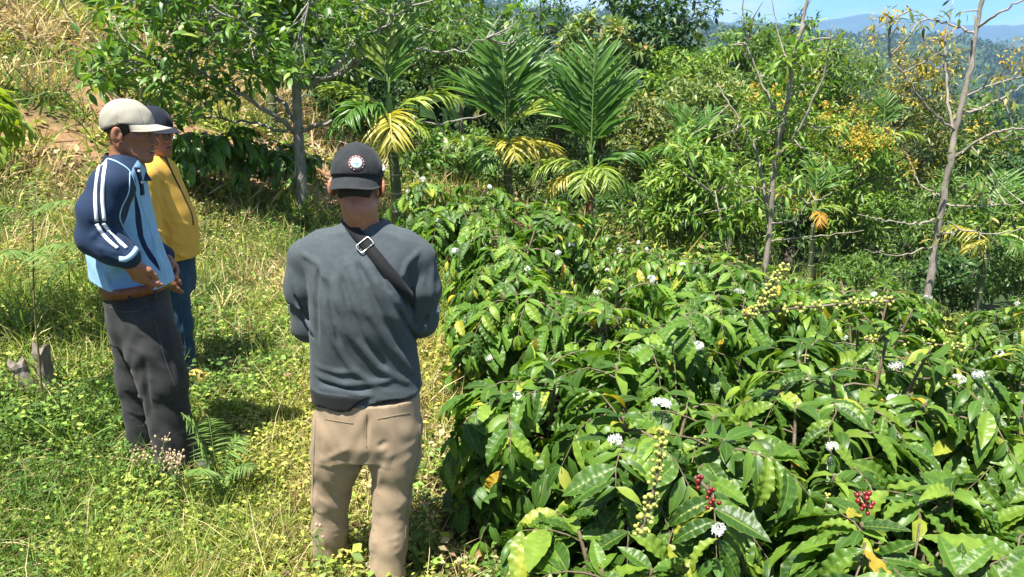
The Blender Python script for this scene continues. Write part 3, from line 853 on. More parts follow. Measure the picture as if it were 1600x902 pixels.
# ---- the man in the blue jersey, hand on his hip
def man_blue():
    y0 = 3.30
    gx = P(240, 705, y0)[0]; base = np.array([gx, y0, float(ground_z(gx, y0))])
    root = thing('person', 'man in blue and navy striped jersey and off-white cap, hand on hip', 'person', base, 'people standing by the coffee')
    hc = P(203, 207, 3.28); M = head_frame((0.975, 0.04, -0.15), (0.02, 0.02, 1)); s = 1.01
    skin = skin_mat('skin_brown', (0.29, 0.128, 0.072))
    yaw = math.radians(18)
    rows = px_rows([(182, 216, 246, 3.27, .055), (170, 224, 256, 3.27, .10), (158, 224, 270, 3.27, .145), (150, 226, 290, 3.27, .165), (146, 232, 320, 3.28, .165),
                    (142, 240, 355, 3.29, .160), (141, 250, 390, 3.30, .165), (146, 262, 420, 3.30, .175), (152, 270, 450, 3.30, .185), (156, 273, 470, 3.30, .185)])
    torso = Loft(rows, yaw, 2.2, 4)
    Rs, Re, Rw = P(174, 290, 3.13), P(149, 372, 3.08), P(200, 402, 3.06)
    Ls, Le, Lw = P(196, 290, 3.43), P(205, 370, 3.52), P(255, 400, 3.48)
    hw = P(222, 440, 3.10)
    def arm(p): return chain(p, [Rs, (Rs + Re) / 2 + np.array([-.01, -.01, 0]), Re, (Re + Rw) / 2, Rw], [.082, .080, .068, .066, .052], .035)
    belt_carve_c = P(206, 444, 3.09)
    def sh0(p):
        d = torso(p)
        d = smin(d, smin(sd_cone(p, P(185, 268, 3.2), Rs, .06, .078), sd_cone(p, P(200, 268, 3.36), Ls, .06, .075), .01), .05)
        d = smin(d, arm(p), .02)
        d = smin(d, chain(p, [Ls, Le, Lw], [.075, .064, .05], .03), .02)
        hem = P(215, 450, 3.12)[2] - .035 * np.sin((p[:, 0] - base[0] + .06) * 9)
        d = np.maximum(d, hem - p[:, 2])
        d = smax(d, -sd_ell(p, belt_carve_c, (.125, .12, .090)), .012)
        neck = sd_cone(p, hc + np.array([-.01, 0, -.05]), P(199, 262, 3.28), .062, .062)
        return smax(d, -neck, .006)
    S = lambda a, b: H1(sh0, a, b)
    FL = [(S(150, 385), S(185, 398), .008, .012), (S(140, 375), S(165, 350), .006, .014), (S(160, 330), S(175, 372), .006, .012), (S(175, 350), S(190, 385), -.006, .01),
          (S(235, 340), S(250, 430), .008, .014), (S(222, 320), S(238, 420), -.006, .012), (S(245, 390), S(262, 440), .007, .012), (S(150, 410), S(165, 440), .008, .012), (S(165, 420), S(178, 445), -.006, .01),
          (S(155, 280), S(165, 320), .004, .014), (S(185, 300), S(190, 350), .005, .014), (S(140, 345), S(155, 372), -.005, .01), (S(160, 395), S(195, 410), .006, .01), (S(213, 300), S(225, 350), .004, .013)]
    def sh(p):
        return sh0(p) + folds(p, FL) + .002 * np.sin(p[:, 0] * 40 + p[:, 2] * 25) * np.sin(p[:, 2] * 30 - p[:, 1] * 22)
    lo, hi = bbox_of([Rs, Re, Rw, Ls, Le, Lw, P(140, 475, 3.1), P(280, 475, 3.5), P(200, 245, 3.3)], .1)
    V, F = nets(sh, lo, hi, .0066)
    p32 = V.astype(np.float32)
    px, py, _ = pix(V)
    # navy sleeves and shoulder yoke, navy insert down the flank
    near_arm = np.minimum(arm(p32), chain(p32, [Ls, Le, Lw], [.075, .064, .05], .03))
    yoke = -(near_arm - .022)
    edge = np.interp(py, [240, 262, 285, 320, 345, 375, 410], [222, 208, 200, 199, 186, 150, 100])
    yoke = np.where(V[:, 1] < 3.33, np.maximum(.012 - arm(p32), np.minimum((edge - px) / 380.0, (318 - py) / 380.0)), yoke)
    cx = np.interp(py, [285, 310, 330, 350, 370, 385, 400, 415, 430], [208, 212, 215, 217, 220, 226, 235, 245, 254]); hwid = np.interp(py, [285, 310, 330, 345, 365, 385, 405, 430], [0, 2.5, 4.5, 5.5, 5, 5, 6, 0])
    ins = np.where(V[:, 1] < 3.3, (hwid - np.abs(px - cx)) / 380.0, -.02)
    jm = cloth_mat('sky_blue_jersey', (0.27, 0.47, 0.68), (0.22, 0.41, 0.60), 1000, .75, .15, 20, zones=[('ins', (0.010, 0.022, 0.060)), ('yoke', (0.012, 0.028, 0.066))])
    so = part('jersey', V, F, jm, root, {'yoke': yoke, 'ins': ins})
    white = cloth_mat('white_stripe', (0.74, 0.78, 0.82), None, 1000, .8, .1, 20)
    pale = cloth_mat('pale_blue_piping', (0.36, 0.58, 0.80), None, 1000, .8, .1, 20)
    navy = cloth_mat('navy_rib', (0.008, 0.016, 0.048), None, 1000, .85, .2, 20)
    def on(pts, n=8):
        a = np.array(pts, float); a = smooth_path(np.c_[a, np.zeros(len(a))], n)[:, :2]
        p = hit(sh, a[:, 0], a[:, 1]); return p, grad(sh, p)
    for line in ([(157, 252), (152, 275), (149, 310), (151, 346)], [(166, 250), (162, 275), (160, 310), (163, 345)],
                 [(151, 350), (160, 365), (172, 378), (184, 388)], [(162, 349), (170, 361), (184, 375), (198, 388)]):
        V, F = ribbon(*on(line), .0135, .003); part('sleeve_stripe', V, F, white, so)
    for line in ([(153, 247), (172, 249), (188, 256), (203, 268), (212, 290), (226, 330), (240, 372), (252, 420)], [(203, 270), (201, 300), (190, 325), (188, 345), (205, 375), (225, 395)]):
        V, F = ribbon(*on(line), .006, .002); part('piping', V, F, pale, so)
    V, F = ribbon(*on([(186, 405), (197, 405), (207, 398), (214, 388)]), .022, .004); part('cuff', V, F, pale, so)
    # collar
    nb = P(197, 262, 3.28)
    th = np.linspace(0, 2 * np.pi, 40, endpoint=False)
    fw = nrm([math.cos(yaw), math.sin(yaw), 0]); rt = np.array([fw[1], -fw[0], 0])
    low = np.array([nb + fw * .088 * math.cos(t) + rt * .084 * math.sin(t) + np.array([0, 0, -.012 - .042 * math.cos(t)]) for t in th])
    top = np.array([nb + fw * (.068 * math.cos(t) - .004) + rt * .068 * math.sin(t) + np.array([0, 0, .034 - .030 * math.cos(t)]) for t in th])
    out2 = low + (low - nb) * np.array([.04, .10, 0]) + np.array([0, 0, -.006])
    V = np.concatenate([low * .5 + top * .5 * 1.0, top, out2]); k = np.arange(40); k2 = (k + 1) % 40
    part('collar', V, [np.concatenate([np.stack([k, k2, 40 + k2, 40 + k], 1), np.stack([40 + k, 40 + k2, 80 + k2, 80 + k], 1)])], navy, so)
    V, F = ribbon(*on([(213, 262), (217, 275), (221, 292), (222, 305)]), .030, .004); part('placket', V, F, navy, so)
    for q in [(215, 268), (219, 285)]:
        pp = H1(sh, *q); Vs, Fs = sphere(.006, 8, 6); part('button', pp + grad(sh, pp[None])[0] * .006 + Vs, Fs, white, so)
    # trousers
    gl = float(base[2])
    jn = cloth_mat('black_denim', (0.045, 0.047, 0.046), (0.019, 0.020, 0.021), 1000, .85, .3, 7)
    pel = Loft(px_rows([(166, 258, 440, 3.29, .15), (168, 262, 470, 3.29, .155), (172, 268, 500, 3.29, .158), (178, 268, 530, 3.29, .13)]), yaw, 2.3, 5)
    Nh, Nk, Na = P(228, 500, 3.22), P(254, 592, 3.20), P(272, 690, 3.20)
    Fh, Fk, Fa = P(208, 500, 3.38), P(216, 592, 3.40), P(228, 675, 3.42)
    for a in (Na, Fa): a[2] = gl + .07
    def tr0(p):
        d = smin(pel(p), chain(p, [Fh, Fk, Fa], [.105, .092, .088], .04), .03)
        d = smin(d, chain(p, [Nh, P(240, 545, 3.21), Nk, Na], [.115, .108, .098, .090], .05), .02)
        return np.maximum(d, gl + .03 - p[:, 2])
    T = lambda a, b: H1(tr0, a, b)
    TL = [(T(200, 540), T(245, 560), .008, .014), (T(215, 520), T(262, 530), .007, .013), (T(190, 560), T(215, 590), .008, .013), (T(230, 590), T(285, 605), .008, .013), (T(225, 560), T(235, 640), -.010, .014),
          (T(235, 620), T(285, 632), .008, .012), (T(240, 645), T(290, 655), .008, .011), (T(195, 610), T(222, 622), .008, .012), (T(198, 640), T(226, 650), .008, .012), (T(240, 670), T(290, 676), .008, .01), (T(262, 500), T(278, 600), .005, .012),
          (T(185, 500), T(240, 505), .004, .008), (T(205, 655), T(232, 662), .008, .011), (T(215, 545), T(262, 580), .006, .013)]
    def tr(p): return tr0(p) + folds(p, TL) + .0025 * np.sin(p[:, 2] * 55 + 3 * np.sin(p[:, 0] * 25)) * np.sin(p[:, 0] * 38)
    lo, hi = bbox_of([Fa, Na, P(160, 440, 3.1), P(285, 440, 3.5), P(270, 440, 3.1)], .13); lo[2] = gl - .02
    V, F = nets(tr, lo, hi, .009)
    to = part('trousers', V, F, jn, root)
    stx = cloth_mat('denim_stitching', (0.075, 0.075, 0.072), None, 1000, .8, .1)
    for line in ([(172, 480), (190, 487), (215, 486), (228, 478)], [(241, 500), (258, 560), (276, 610)], [(228, 470), (233, 488), (246, 492), (256, 486)]):
        a = np.array(line, float); a = smooth_path(np.c_[a, np.zeros(len(a))], 6)[:, :2]; p = hit(tr, a[:, 0], a[:, 1])
        V, F = ribbon(p, grad(tr, p), .004, .0015); part('seam', V, F, stx, to)
    # belt: a band round the waist, and the blue undershirt above it
    c0 = P(213, 460, 3.29); th = np.linspace(0, 2 * np.pi, 64, endpoint=False)
    def band(z, off):
        D = np.stack([np.cos(th), np.sin(th), 0 * th], 1); t = np.full(64, .3); cc = np.array([c0[0], c0[1], z])
        for _ in range(40): t = t - .8 * (pel((cc + D * t[:, None]).astype(np.float32)) - off)
        return cc + D * t[:, None], D
    zb = P(205, 461, 3.13)[2]
    tilt = lambda L: L + np.array([0, 0, 1]) * ((L[:, 0] - c0[0]) * .10)[:, None]
    lp, D = band(zb, .006); V, F = ribbon(tilt(lp), D, .046, .005, True)
    be = part('belt', V, F, plain_mat('brown_leather', (0.17, 0.055, 0.025), .5, .4, var=.35, scale=40, bump=.2), root)
    for q in (203, 240):
        p = hit(tr, [q, q, q + .5], [449, 461, 473]); nn = grad(tr, p)
        V, F = ribbon(p + nn * .010, nn, .012, .003); part('belt_loop', V, F, jn, to)
    lp2, D = band(zb + .045, .003); V, F = ribbon(tilt(lp2), D, .06, .004, True)
    part('undershirt', V, F, cloth_mat('royal_blue_undershirt', (0.035, 0.09, 0.30)), root)
    sm = plain_mat('dark_shoe', (0.03, 0.027, 0.025), .6, .3)
    for a, dy in ((Na, .02), (Fa, .08)):
        g = np.array([a[0] - .07, a[1], ground_z(a[0], a[1])]); shoe(root, g, g + np.array([.25, dy, 0]), sm, M_sole)
    # body
    def body(p):
        d = head_sdf(p, hc, M, s, 1.0, .9)
        d = smin(d, chain(p, [hc + M @ np.array([0, -.03, -.02]), hc + M @ np.array([0, -.026, -.085]), nb + np.array([0, 0, -.02])], [.050, .046, .056], .02), .03)
        d = smin(d, sd_cone(p, hc + M @ np.array([.05, -.03, -.04]), nb + M @ np.array([.0, .055, 0.0]), .012, .012), .02)
        d = smin(d, sd_cone(p, nb, nb - np.array([0, 0, .15]), .07, .06), .03)
        d = smin(d, chain(p, [nb - np.array([0, 0, .06]), Rs, Re, Rw], [.04, .045, .038, .030], .03), .02)
        d = smin(d, hand_sdf(p, Rw + nrm(Re * 0 + hw - Rw) * .02, hw - Rw, (-.35, -.9, .35), -1, .55, 1.12), .02)
        d = smin(d, chain(p, [nb - np.array([0, 0, .06]), Ls, Le, Lw], [.04, .045, .038, .028], .03), .02)
        d = smin(d, hand_sdf(p, Lw, Lw - Le + np.array([0, -.05, -.08]), (.2, .9, .3), 1, .5), .02)
        return d
    lo, hi = bbox_of([hc + .19, hc - .17, Rs, Re, Rw, hw, Ls, Le, Lw + np.array([.16, 0, -.1])], .07)
    V, F = nets(body, lo, hi, .0044)
    q = ((V - hc) @ M) / s
    lip = np.exp(-((q[:, 0] / .022) ** 2 + ((q[:, 2] + .067) / .011) ** 2 + ((q[:, 1] - .093) / .014) ** 2) ** 2) * .85
    part('body', V, F, skin, root, {'lip': lip})
    hair_part(root, hc, M, s, -0.028, .030)
    head_details(root, hc, M, s, M_iris, M_eyewhite, M_hair, True, M_greyhair)
    W = lambda q: hc + s * (np.asarray(q) @ M.T)
    Vs, Fs = sphere(1.0, 10, 6)
    part('teeth', W(Vs * np.array([.017, .006, .0035]) + np.array([0, .092, -.0645])), Fs, plain_mat('teeth', (.55, .5, .42), .4), root)
    cap_m = cloth_mat('off_white_cotton', (0.34, 0.32, 0.26), (0.28, 0.265, 0.215), 900, .9, .3, 26)
    make_cap(root, hc, M, s, cap_m, 1, .072, .06, 4.4, tilt=.46, z0=.046, zr=.100)
    return root

# ---- the man in the yellow jacket, partly behind him
def man_yellow():
    y0 = 4.30
    gx = P(286, 585, y0)[0]; base = np.array([gx, y0, float(ground_z(gx, y0))])
    root = thing('person', 'man in mustard yellow jacket and blue jeans half hidden behind the blue jersey', 'person', base, 'people standing by the coffee')
    hc = P(243, 207, 4.28); M = head_frame((0.90, -0.42, -0.10)); s = 1.02
    skin = skin_mat('skin_warm_brown', (0.27, 0.12, 0.072))
    yaw = math.radians(-4)
    torso = Loft(px_rows([(222, 255, 243, 4.27, .06), (212, 264, 252, 4.27, .12), (206, 272, 268, 4.27, .165), (204, 282, 295, 4.28, .18), (207, 296, 325, 4.29, .185),
                          (212, 304, 350, 4.30, .19), (216, 306, 380, 4.30, .19), (220, 305, 414, 4.30, .185)]), yaw, 2.2, 4)
    Rs, Re, Rw = P(222, 278, 4.10), P(232, 365, 4.06), P(255, 420, 4.06)
    Ls, Le, Lw = P(244, 278, 4.45), P(240, 350, 4.52), P(262, 410, 4.50)
    def sh0(p):
        d = torso(p)
        d = smin(d, chain(p, [P(232, 262, 4.2), Rs, Re, Rw], [.06, .08, .066, .05], .03), .03)
        d = smin(d, chain(p, [P(240, 262, 4.36), Ls, Le, Lw], [.06, .08, .066, .05], .03), .03)
        d = np.maximum(d, P(260, 411, 4.15)[2] + .004 * np.sin(p[:, 0] * 40) - p[:, 2])
        return smax(d, -sd_cone(p, hc - np.array([0, 0, .05]), P(238, 256, 4.28), .062, .064), .006)
    S = lambda a, b: H1(sh0, a, b)
    FL = [(S(232, 285), S(260, 330), .010, .016), (S(250, 300), S(268, 350), -.008, .014), (S(245, 360), S(272, 372), .012, .014), (S(240, 375), S(270, 388), .010, .012), (S(255, 345), S(268, 372), -.010, .013),
          (S(265, 375), S(300, 385), .008, .014), (S(255, 395), S(300, 402), .008, .012), (S(270, 345), S(298, 355), .006, .016), (S(248, 275), S(262, 290), .006, .014), (S(232, 300), S(240, 350), .008, .014)]
    def sh(p): return sh0(p) + folds(p, FL) + .0025 * np.sin(p[:, 0] * 35 + p[:, 2] * 25) * np.sin(p[:, 2] * 28 - p[:, 0] * 14)
    lo, hi = bbox_of([Rs, Re, Rw, Ls, Le, Lw, P(200, 414, 4.1), P(310, 414, 4.5), P(240, 240, 4.3)], .1)
    V, F = nets(sh, lo, hi, .0075)
    jm = cloth_mat('mustard_cotton', (0.70, 0.40, 0.070), (0.60, 0.34, 0.055), 900, .85, .2, 16)
    so = part('jacket', V, F, jm, root)
    dk = cloth_mat('dark_zip', (0.05, 0.035, 0.015), None)
    a = smooth_path(np.array([[258, 246, 0], [270, 272, 0], [286, 305, 0], [299, 334, 0], [302, 352, 0]], float), 6)[:, :2]
    p = hit(sh, a[:, 0], a[:, 1], 2.0); V, F = ribbon(p, grad(sh, p), .012, .003); part('zip', V, F, dk, so)
    nb = P(243, 255, 4.28); th = np.linspace(0, 2 * np.pi, 32, endpoint=False)
    ring = np.array([nb + np.array([.072 * math.cos(t), .072 * math.sin(t), .012 - .030 * math.cos(t)]) for t in th] + [nb + np.array([.072, 0, -.018])])
    V, F = tube(ring, .016, 8); part('collar', V, F, jm, so)
    gl = float(base[2])
    pel = Loft(px_rows([(222, 300, 400, 4.30, .15), (222, 302, 430, 4.30, .155), (228, 303, 455, 4.30, .13)]), yaw, 2.3, 5)
    Nh, Nk, Na = P(262, 440, 4.22), P(278, 505, 4.22), P(290, 572, 4.22)
    Fh, Fk, Fa = P(268, 440, 4.38), P(274, 500, 4.42), P(276, 560, 4.44)
    for a in (Na, Fa): a[2] = gl + .08
    def tr0(p):
        d = smin(pel(p), chain(p, [Fh, Fk, Fa], [.10, .075, .062], .03), .03)
        d = smin(d, chain(p, [Nh, Nk, Na], [.115, .076, .060], .04), .02)
        return np.maximum(d, gl + .06 - p[:, 2])
    T = lambda a, b: H1(tr0, a, b)
    TL = [(T(262, 490), T(292, 500), .008, .012), (T(270, 515), T(296, 522), .008, .011), (T(278, 540), T(298, 547), .008, .010), (T(280, 556), T(300, 560), .008, .009), (T(275, 430), T(296, 440), .006, .012)]
    def tr(p): return tr0(p) + folds(p, TL) + .003 * np.sin(p[:, 2] * 50 + 3 * np.sin(p[:, 0] * 25)) * np.sin(p[:, 0] * 34)
    lo, hi = bbox_of([Fa, Na, P(215, 400, 4.1), P(310, 400, 4.5)], .13); lo[2] = gl
    V, F = nets(tr, lo, hi, .009)
    to = part('jeans', V, F, cloth_mat('blue_denim', (0.024, 0.060, 0.105), (0.014, 0.038, 0.070), 900, .85, .3, 10), root)
    V, F = ribbon(*(lambda p: (p, grad(tr, p)))(hit(tr, np.linspace(275, 292, 10), np.linspace(420, 560, 10), 2.0)), .006, .002)
    part('seam', V, F, cloth_mat('jeans_seam', (0.05, 0.09, 0.13)), to)
    sm = plain_mat('yellow_grey_shoe', (0.42, 0.29, 0.06), .6, .3, var=.5, scale=18)
    ws = plain_mat('grey_shoe_sole', (0.45, 0.43, 0.38), .7, .2)
    for a, dy in ((Na, -.05), (Fa, .03)):
        g = np.array([a[0] - .07, a[1], ground_z(a[0], a[1])]); shoe(root, g, g + np.array([.26, dy, 0]), sm, ws)
    def body(p):
        d = head_sdf(p, hc, M, s, .3, 0)
        d = smin(d, chain(p, [hc + M @ np.array([0, -.03, -.02]), hc + M @ np.array([0, -.042, -.085]), nb + np.array([0, 0, -.02])], [.054, .053, .062], .02), .03)
        d = smin(d, sd_cone(p, nb, nb - np.array([0, 0, .15]), .07, .06), .03)
        for sh_, e, w, sg in ((Rs, Re, Rw, -1), (Ls, Le, Lw, 1)):
            d = smin(d, chain(p, [nb - np.array([0, 0, .06]), sh_, e, w], [.04, .045, .038, .028], .03), .02)
            d = smin(d, hand_sdf(p, w + nrm(w - e) * .01, w - e, (-.2, -sg * -.9, .1), sg, .4), .02)
        return d
    lo, hi = bbox_of([hc + .17, hc - .17, Rs, Re, Rw + np.array([.1, 0, -.2]), Ls, Le, Lw + np.array([.1, 0, -.2])], .06)
    V, F = nets(body, lo, hi, .0068)
    q = ((V - hc) @ M) / s
    lip = np.exp(-((q[:, 0] / .022) ** 2 + ((q[:, 2] + .067) / .011) ** 2 + ((q[:, 1] - .093) / .014) ** 2) ** 2) * .85
    part('body', V, F, skin, root, {'lip': lip})
    hair_part(root, hc, M, s, -0.050, .036)
    head_details(root, hc, M, s, M_iris, M_eyewhite, M_hair)
    make_cap(root, hc, M, s, cloth_mat('navy_cotton', (0.012, 0.016, 0.028), None, 900, .9, .3, 26), 1, .066, .22, 3.0, tilt=.10)
    return root
# ---------------------------------------------------------------- ground, far hills, mountains
def soil_mask(x, y):
    """bare earth, 0..1"""
    a = .62 * np.exp(-(((x + 5.2) * 0.8 + (y - 8.6) * 0.35) ** 2 / 1.0 + ((y - 8.6) - 0.3 * (x + 5.2)) ** 2 / 0.5))
    b = np.exp(-(((x + 3.3) / 1.9) ** 2 + ((y - 10.1) / 1.0) ** 2) ** 1.4)
    c = np.exp(-(((x + 6.3) / .5) ** 2 + ((y - 9.0) / 0.5) ** 2))
    d = .62 * np.clip(wob(x, y, 1.1, 8, 30) - .05, 0, 1) * sstep(-3.5, -5.5, x) * sstep(8, 10, y) * (1 - sstep(22, 30, y))
    return np.clip(d + a * 1.1 + b * 1.4 + 0.8 * c + 0.5 * wob(x, y, 0.7, 7, 4) * (a + b), 0, 1)
def dry_mask(x, y):
    """dead brown growth on the bank behind the tree"""
    a = sstep(10.0, 11.5, y - .25 * (x + 3)) * (1 - sstep(19, 26, y)) * sstep(1.5, -1.0, x)
    return np.clip(a * (0.68 + 0.6 * wob(x, y, 2.2, 7, 12)), 0, 1)
def ground_mat():
    m, nt, out = new_mat('earth_and_turf')
    b = N(nt, 'ShaderNodeBsdfPrincipled', Roughness=0.95); b.inputs['Specular IOR Level'].default_value = 0.15
    tc = N(nt, 'ShaderNodeTexCoord')
    n1 = N(nt, 'ShaderNodeTexNoise', Scale=1.3, Detail=8.0, Roughness=0.7)
    n2 = N(nt, 'ShaderNodeTexNoise', Scale=14.0, Detail=6.0, Roughness=0.7)
    for n in (n1, n2): nt.links.new(tc.outputs['Object'], n.inputs['Vector'])
    soil = ramp(nt, n2.outputs['Fac'], [(0.25, (0.15, 0.090, 0.050)), (0.55, (0.27, 0.165, 0.088)), (0.8, (0.38, 0.26, 0.15))])
    turf = ramp(nt, n1.outputs['Fac'], [(0.3, (0.040, 0.048, 0.014)), (0.55, (0.075, 0.078, 0.026)), (0.75, (0.13, 0.095, 0.045))])
    wood = ramp(nt, n1.outputs['Fac'], [(0.3, (0.020, 0.040, 0.012)), (0.7, (0.045, 0.075, 0.02))])
    a = N(nt, 'ShaderNodeAttribute', attribute_name='soil'); w = N(nt, 'ShaderNodeAttribute', attribute_name='wood')
    f = math_node(nt, 'ADD', a.outputs['Fac'], math_node(nt, 'MULTIPLY', math_node(nt, 'SUBTRACT', n2.outputs['Fac'], 0.5), 0.7))
    fr = ramp(nt, f, [(0.25, 0.0), (0.6, 1.0)])
    c = mixc(nt, fr.outputs['Color'], turf.outputs['Color'], soil.outputs['Color'])
    c = mixc(nt, w.outputs['Fac'], c, wood.outputs['Color'])
    nt.links.new(c, b.inputs['Base Color'])
    bp = N(nt, 'ShaderNodeBump', Strength=0.7, Distance=0.05)
    nt.links.new(n2.outputs['Fac'], bp.inputs['Height']); nt.links.new(bp.outputs['Normal'], b.inputs['Normal'])
    nt.links.new(b.outputs['BSDF'], out.inputs['Surface'])
    return m
def build_ground():
    r = np.concatenate([np.linspace(0.0, 3.0, 26)[1:], 3.0 * np.exp(np.linspace(0, math.log(7500 / 3.0), 150))[1:]])
    az = np.radians(np.concatenate([np.linspace(-180, -60, 40, endpoint=False), np.linspace(-60, 60, 180, endpoint=False), np.linspace(60, 180, 40, endpoint=False)]))
    R, A = np.meshgrid(r, az, indexing='ij')
    x, y = R * np.sin(A), R * np.cos(A)
    yy = np.where(y < 0, y * 0.15, y)                    # gentle ground behind the camera
    z = ground_z(x, yy)
    V = np.concatenate([np.stack([x, y, z], -1).reshape(-1, 3), [[0, 0, float(ground_z(0, 0))]]])
    na = len(az); i = np.arange(len(r) - 1)[:, None] * na; j = np.arange(na)[None]; j2 = (j + 1) % na
    q = np.stack([i + j, i + na + j, i + na + j2, i + j2], -1).reshape(-1, 4)
    k = np.arange(na); t = np.stack([np.full(na, len(V) - 1), k, (k + 1) % na], 1)
    soil = np.append(soil_mask(x, y).ravel(), 0); wood = np.append(sstep(16, 40, R).ravel(), 0)
    o = link('ground', np_mesh('ground', V, [q[:, ::-1], t[:, ::-1]], ground_mat(), {'soil': soil, 'wood': wood}))
    o['kind'] = 'structure'
    return o
def build_mountains():
    m = plain_mat('forested_mountain', (0.030, 0.055, 0.030), 1.0, 0.0, var=0.4, scale=0.004)
    az = np.radians(np.linspace(-60, 60, 260))
    for k, (dist, h0, amp, sd, name) in enumerate([(4600, 120, 60, 1, 'near_mountain'), (6400, 300, 70, 2, 'far_mountain')]):
        rows = 14; V = []
        for i in range(rows):
            t = i / (rows - 1)
            rr = dist * (0.78 + 0.30 * t)
            prof = np.sin(min(t / 0.75, 1.0) * math.pi / 2) ** 1.2 if t <= 0.75 else 1 - (t - 0.75) * 2.0
            deg = np.degrees(az)
            h = h0 + amp * (0.6 * wob(deg, 0 * deg, 9, 6, 5 * sd) + 0.35 * wob(deg, 0 * deg, 2.4, 6, 7 * sd))
            spur = amp * 0.16 * wob(deg * 3 + 4 * t, 3 * t + 0 * deg, 3.0, 6, 3 * sd)
            V.append(np.stack([rr * np.sin(az), rr * np.cos(az), -60 + (h + 60) * prof + spur * prof], -1))
        V = np.array(V).reshape(-1, 3); n = len(az)
        i = np.arange(rows - 1)[:, None] * n; j = np.arange(n - 1)[None]
        o = link(name, np_mesh(name, V, [np.stack([i + j, i + j + 1, i + n + j + 1, i + n + j], -1).reshape(-1, 4)], m))
        o['kind'] = 'structure'
HAZE_DENSITY = 0.00016
def build_haze():
    m, nt, out = new_mat('haze')
    v = N(nt, 'ShaderNodeVolumePrincipled')
    v.inputs['Color'].default_value = (0.34, 0.60, 1.0, 1)
    v.inputs['Density'].default_value = HAZE_DENSITY
    v.inputs['Anisotropy'].default_value = 0.0
    nt.links.new(v.outputs['Volume'], out.inputs['Volume'])
    X, Y0, Y1, Z0, Z1 = 9200, -9200, 9200, -140, 400
    V = [(sx * X, y, z) for z in (Z0, Z1) for sx, y in ((-1, Y0), (1, Y0), (1, Y1), (-1, Y1))]
    o = link('haze', np_mesh('haze', V, [[(3, 2, 1, 0), (4, 5, 6, 7), (0, 1, 5, 4), (1, 2, 6, 5), (2, 3, 7, 6), (3, 0, 4, 7)]], m, None, False))
    o['kind'] = 'stuff'
    return o
# ---------------------------------------------------------------- leaf shapes and leaf materials
def leaf_tpl(nl=8, nw=2, W=0.36, droop=0.5, fold=0.12, wave=0.0, nwave=3.5, corr=0.0, nv=9, ph=0.0, twist=0.0, wide=0.85, tip=1.15):
    """one leaf along +y, unit length; returns V, F, t, s"""
    t = np.linspace(0, 1, nl + 1); s = np.linspace(-1, 1, 2 * nw + 1)
    w = np.sin(np.pi * t ** wide) ** 0.85 * (1 - 0.25 * t ** 3) ; w[0] = 0.04; w[-1] = 0.02
    w = w * W * 0.5 / w.max()
    th = droop * (t ** tip) ; dy = np.gradient(t)
    y = np.concatenate([[0], np.cumsum(np.cos((th[1:] + th[:-1]) / 2) / nl)]); z = -np.concatenate([[0], np.cumsum(np.sin((th[1:] + th[:-1]) / 2) / nl)])
    T, S = np.meshgrid(t, s, indexing='ij'); Wd = w[:, None]
    up = fold * np.abs(S) * Wd * 2 + wave * Wd * 2 * S ** 2 * np.sin(2 * np.pi * nwave * T + ph + 1.3 * np.sign(S))
    up = up + corr * Wd / W * (np.abs(np.sin(np.pi * nv * (T - 0.16 * np.abs(S)))) - 0.5) * np.minimum(1, np.abs(S) * 4) * (1 - 0.45 * S ** 2)
    ny, nz = np.sin(th)[:, None], np.cos(th)[:, None]
    X = S * Wd + twist * up; Y = y[:, None] + up * ny; Z = z[:, None] + up * nz
    n = 2 * nw + 1
    i = np.arange(nl)[:, None] * n; j = np.arange(n - 1)[None]
    F = np.stack([i + j, i + j + 1, i + n + j + 1, i + n + j], -1).reshape(-1, 4)
    return np.stack([X, Y, Z], -1).reshape(-1, 3), F, T.ravel(), S.ravel()
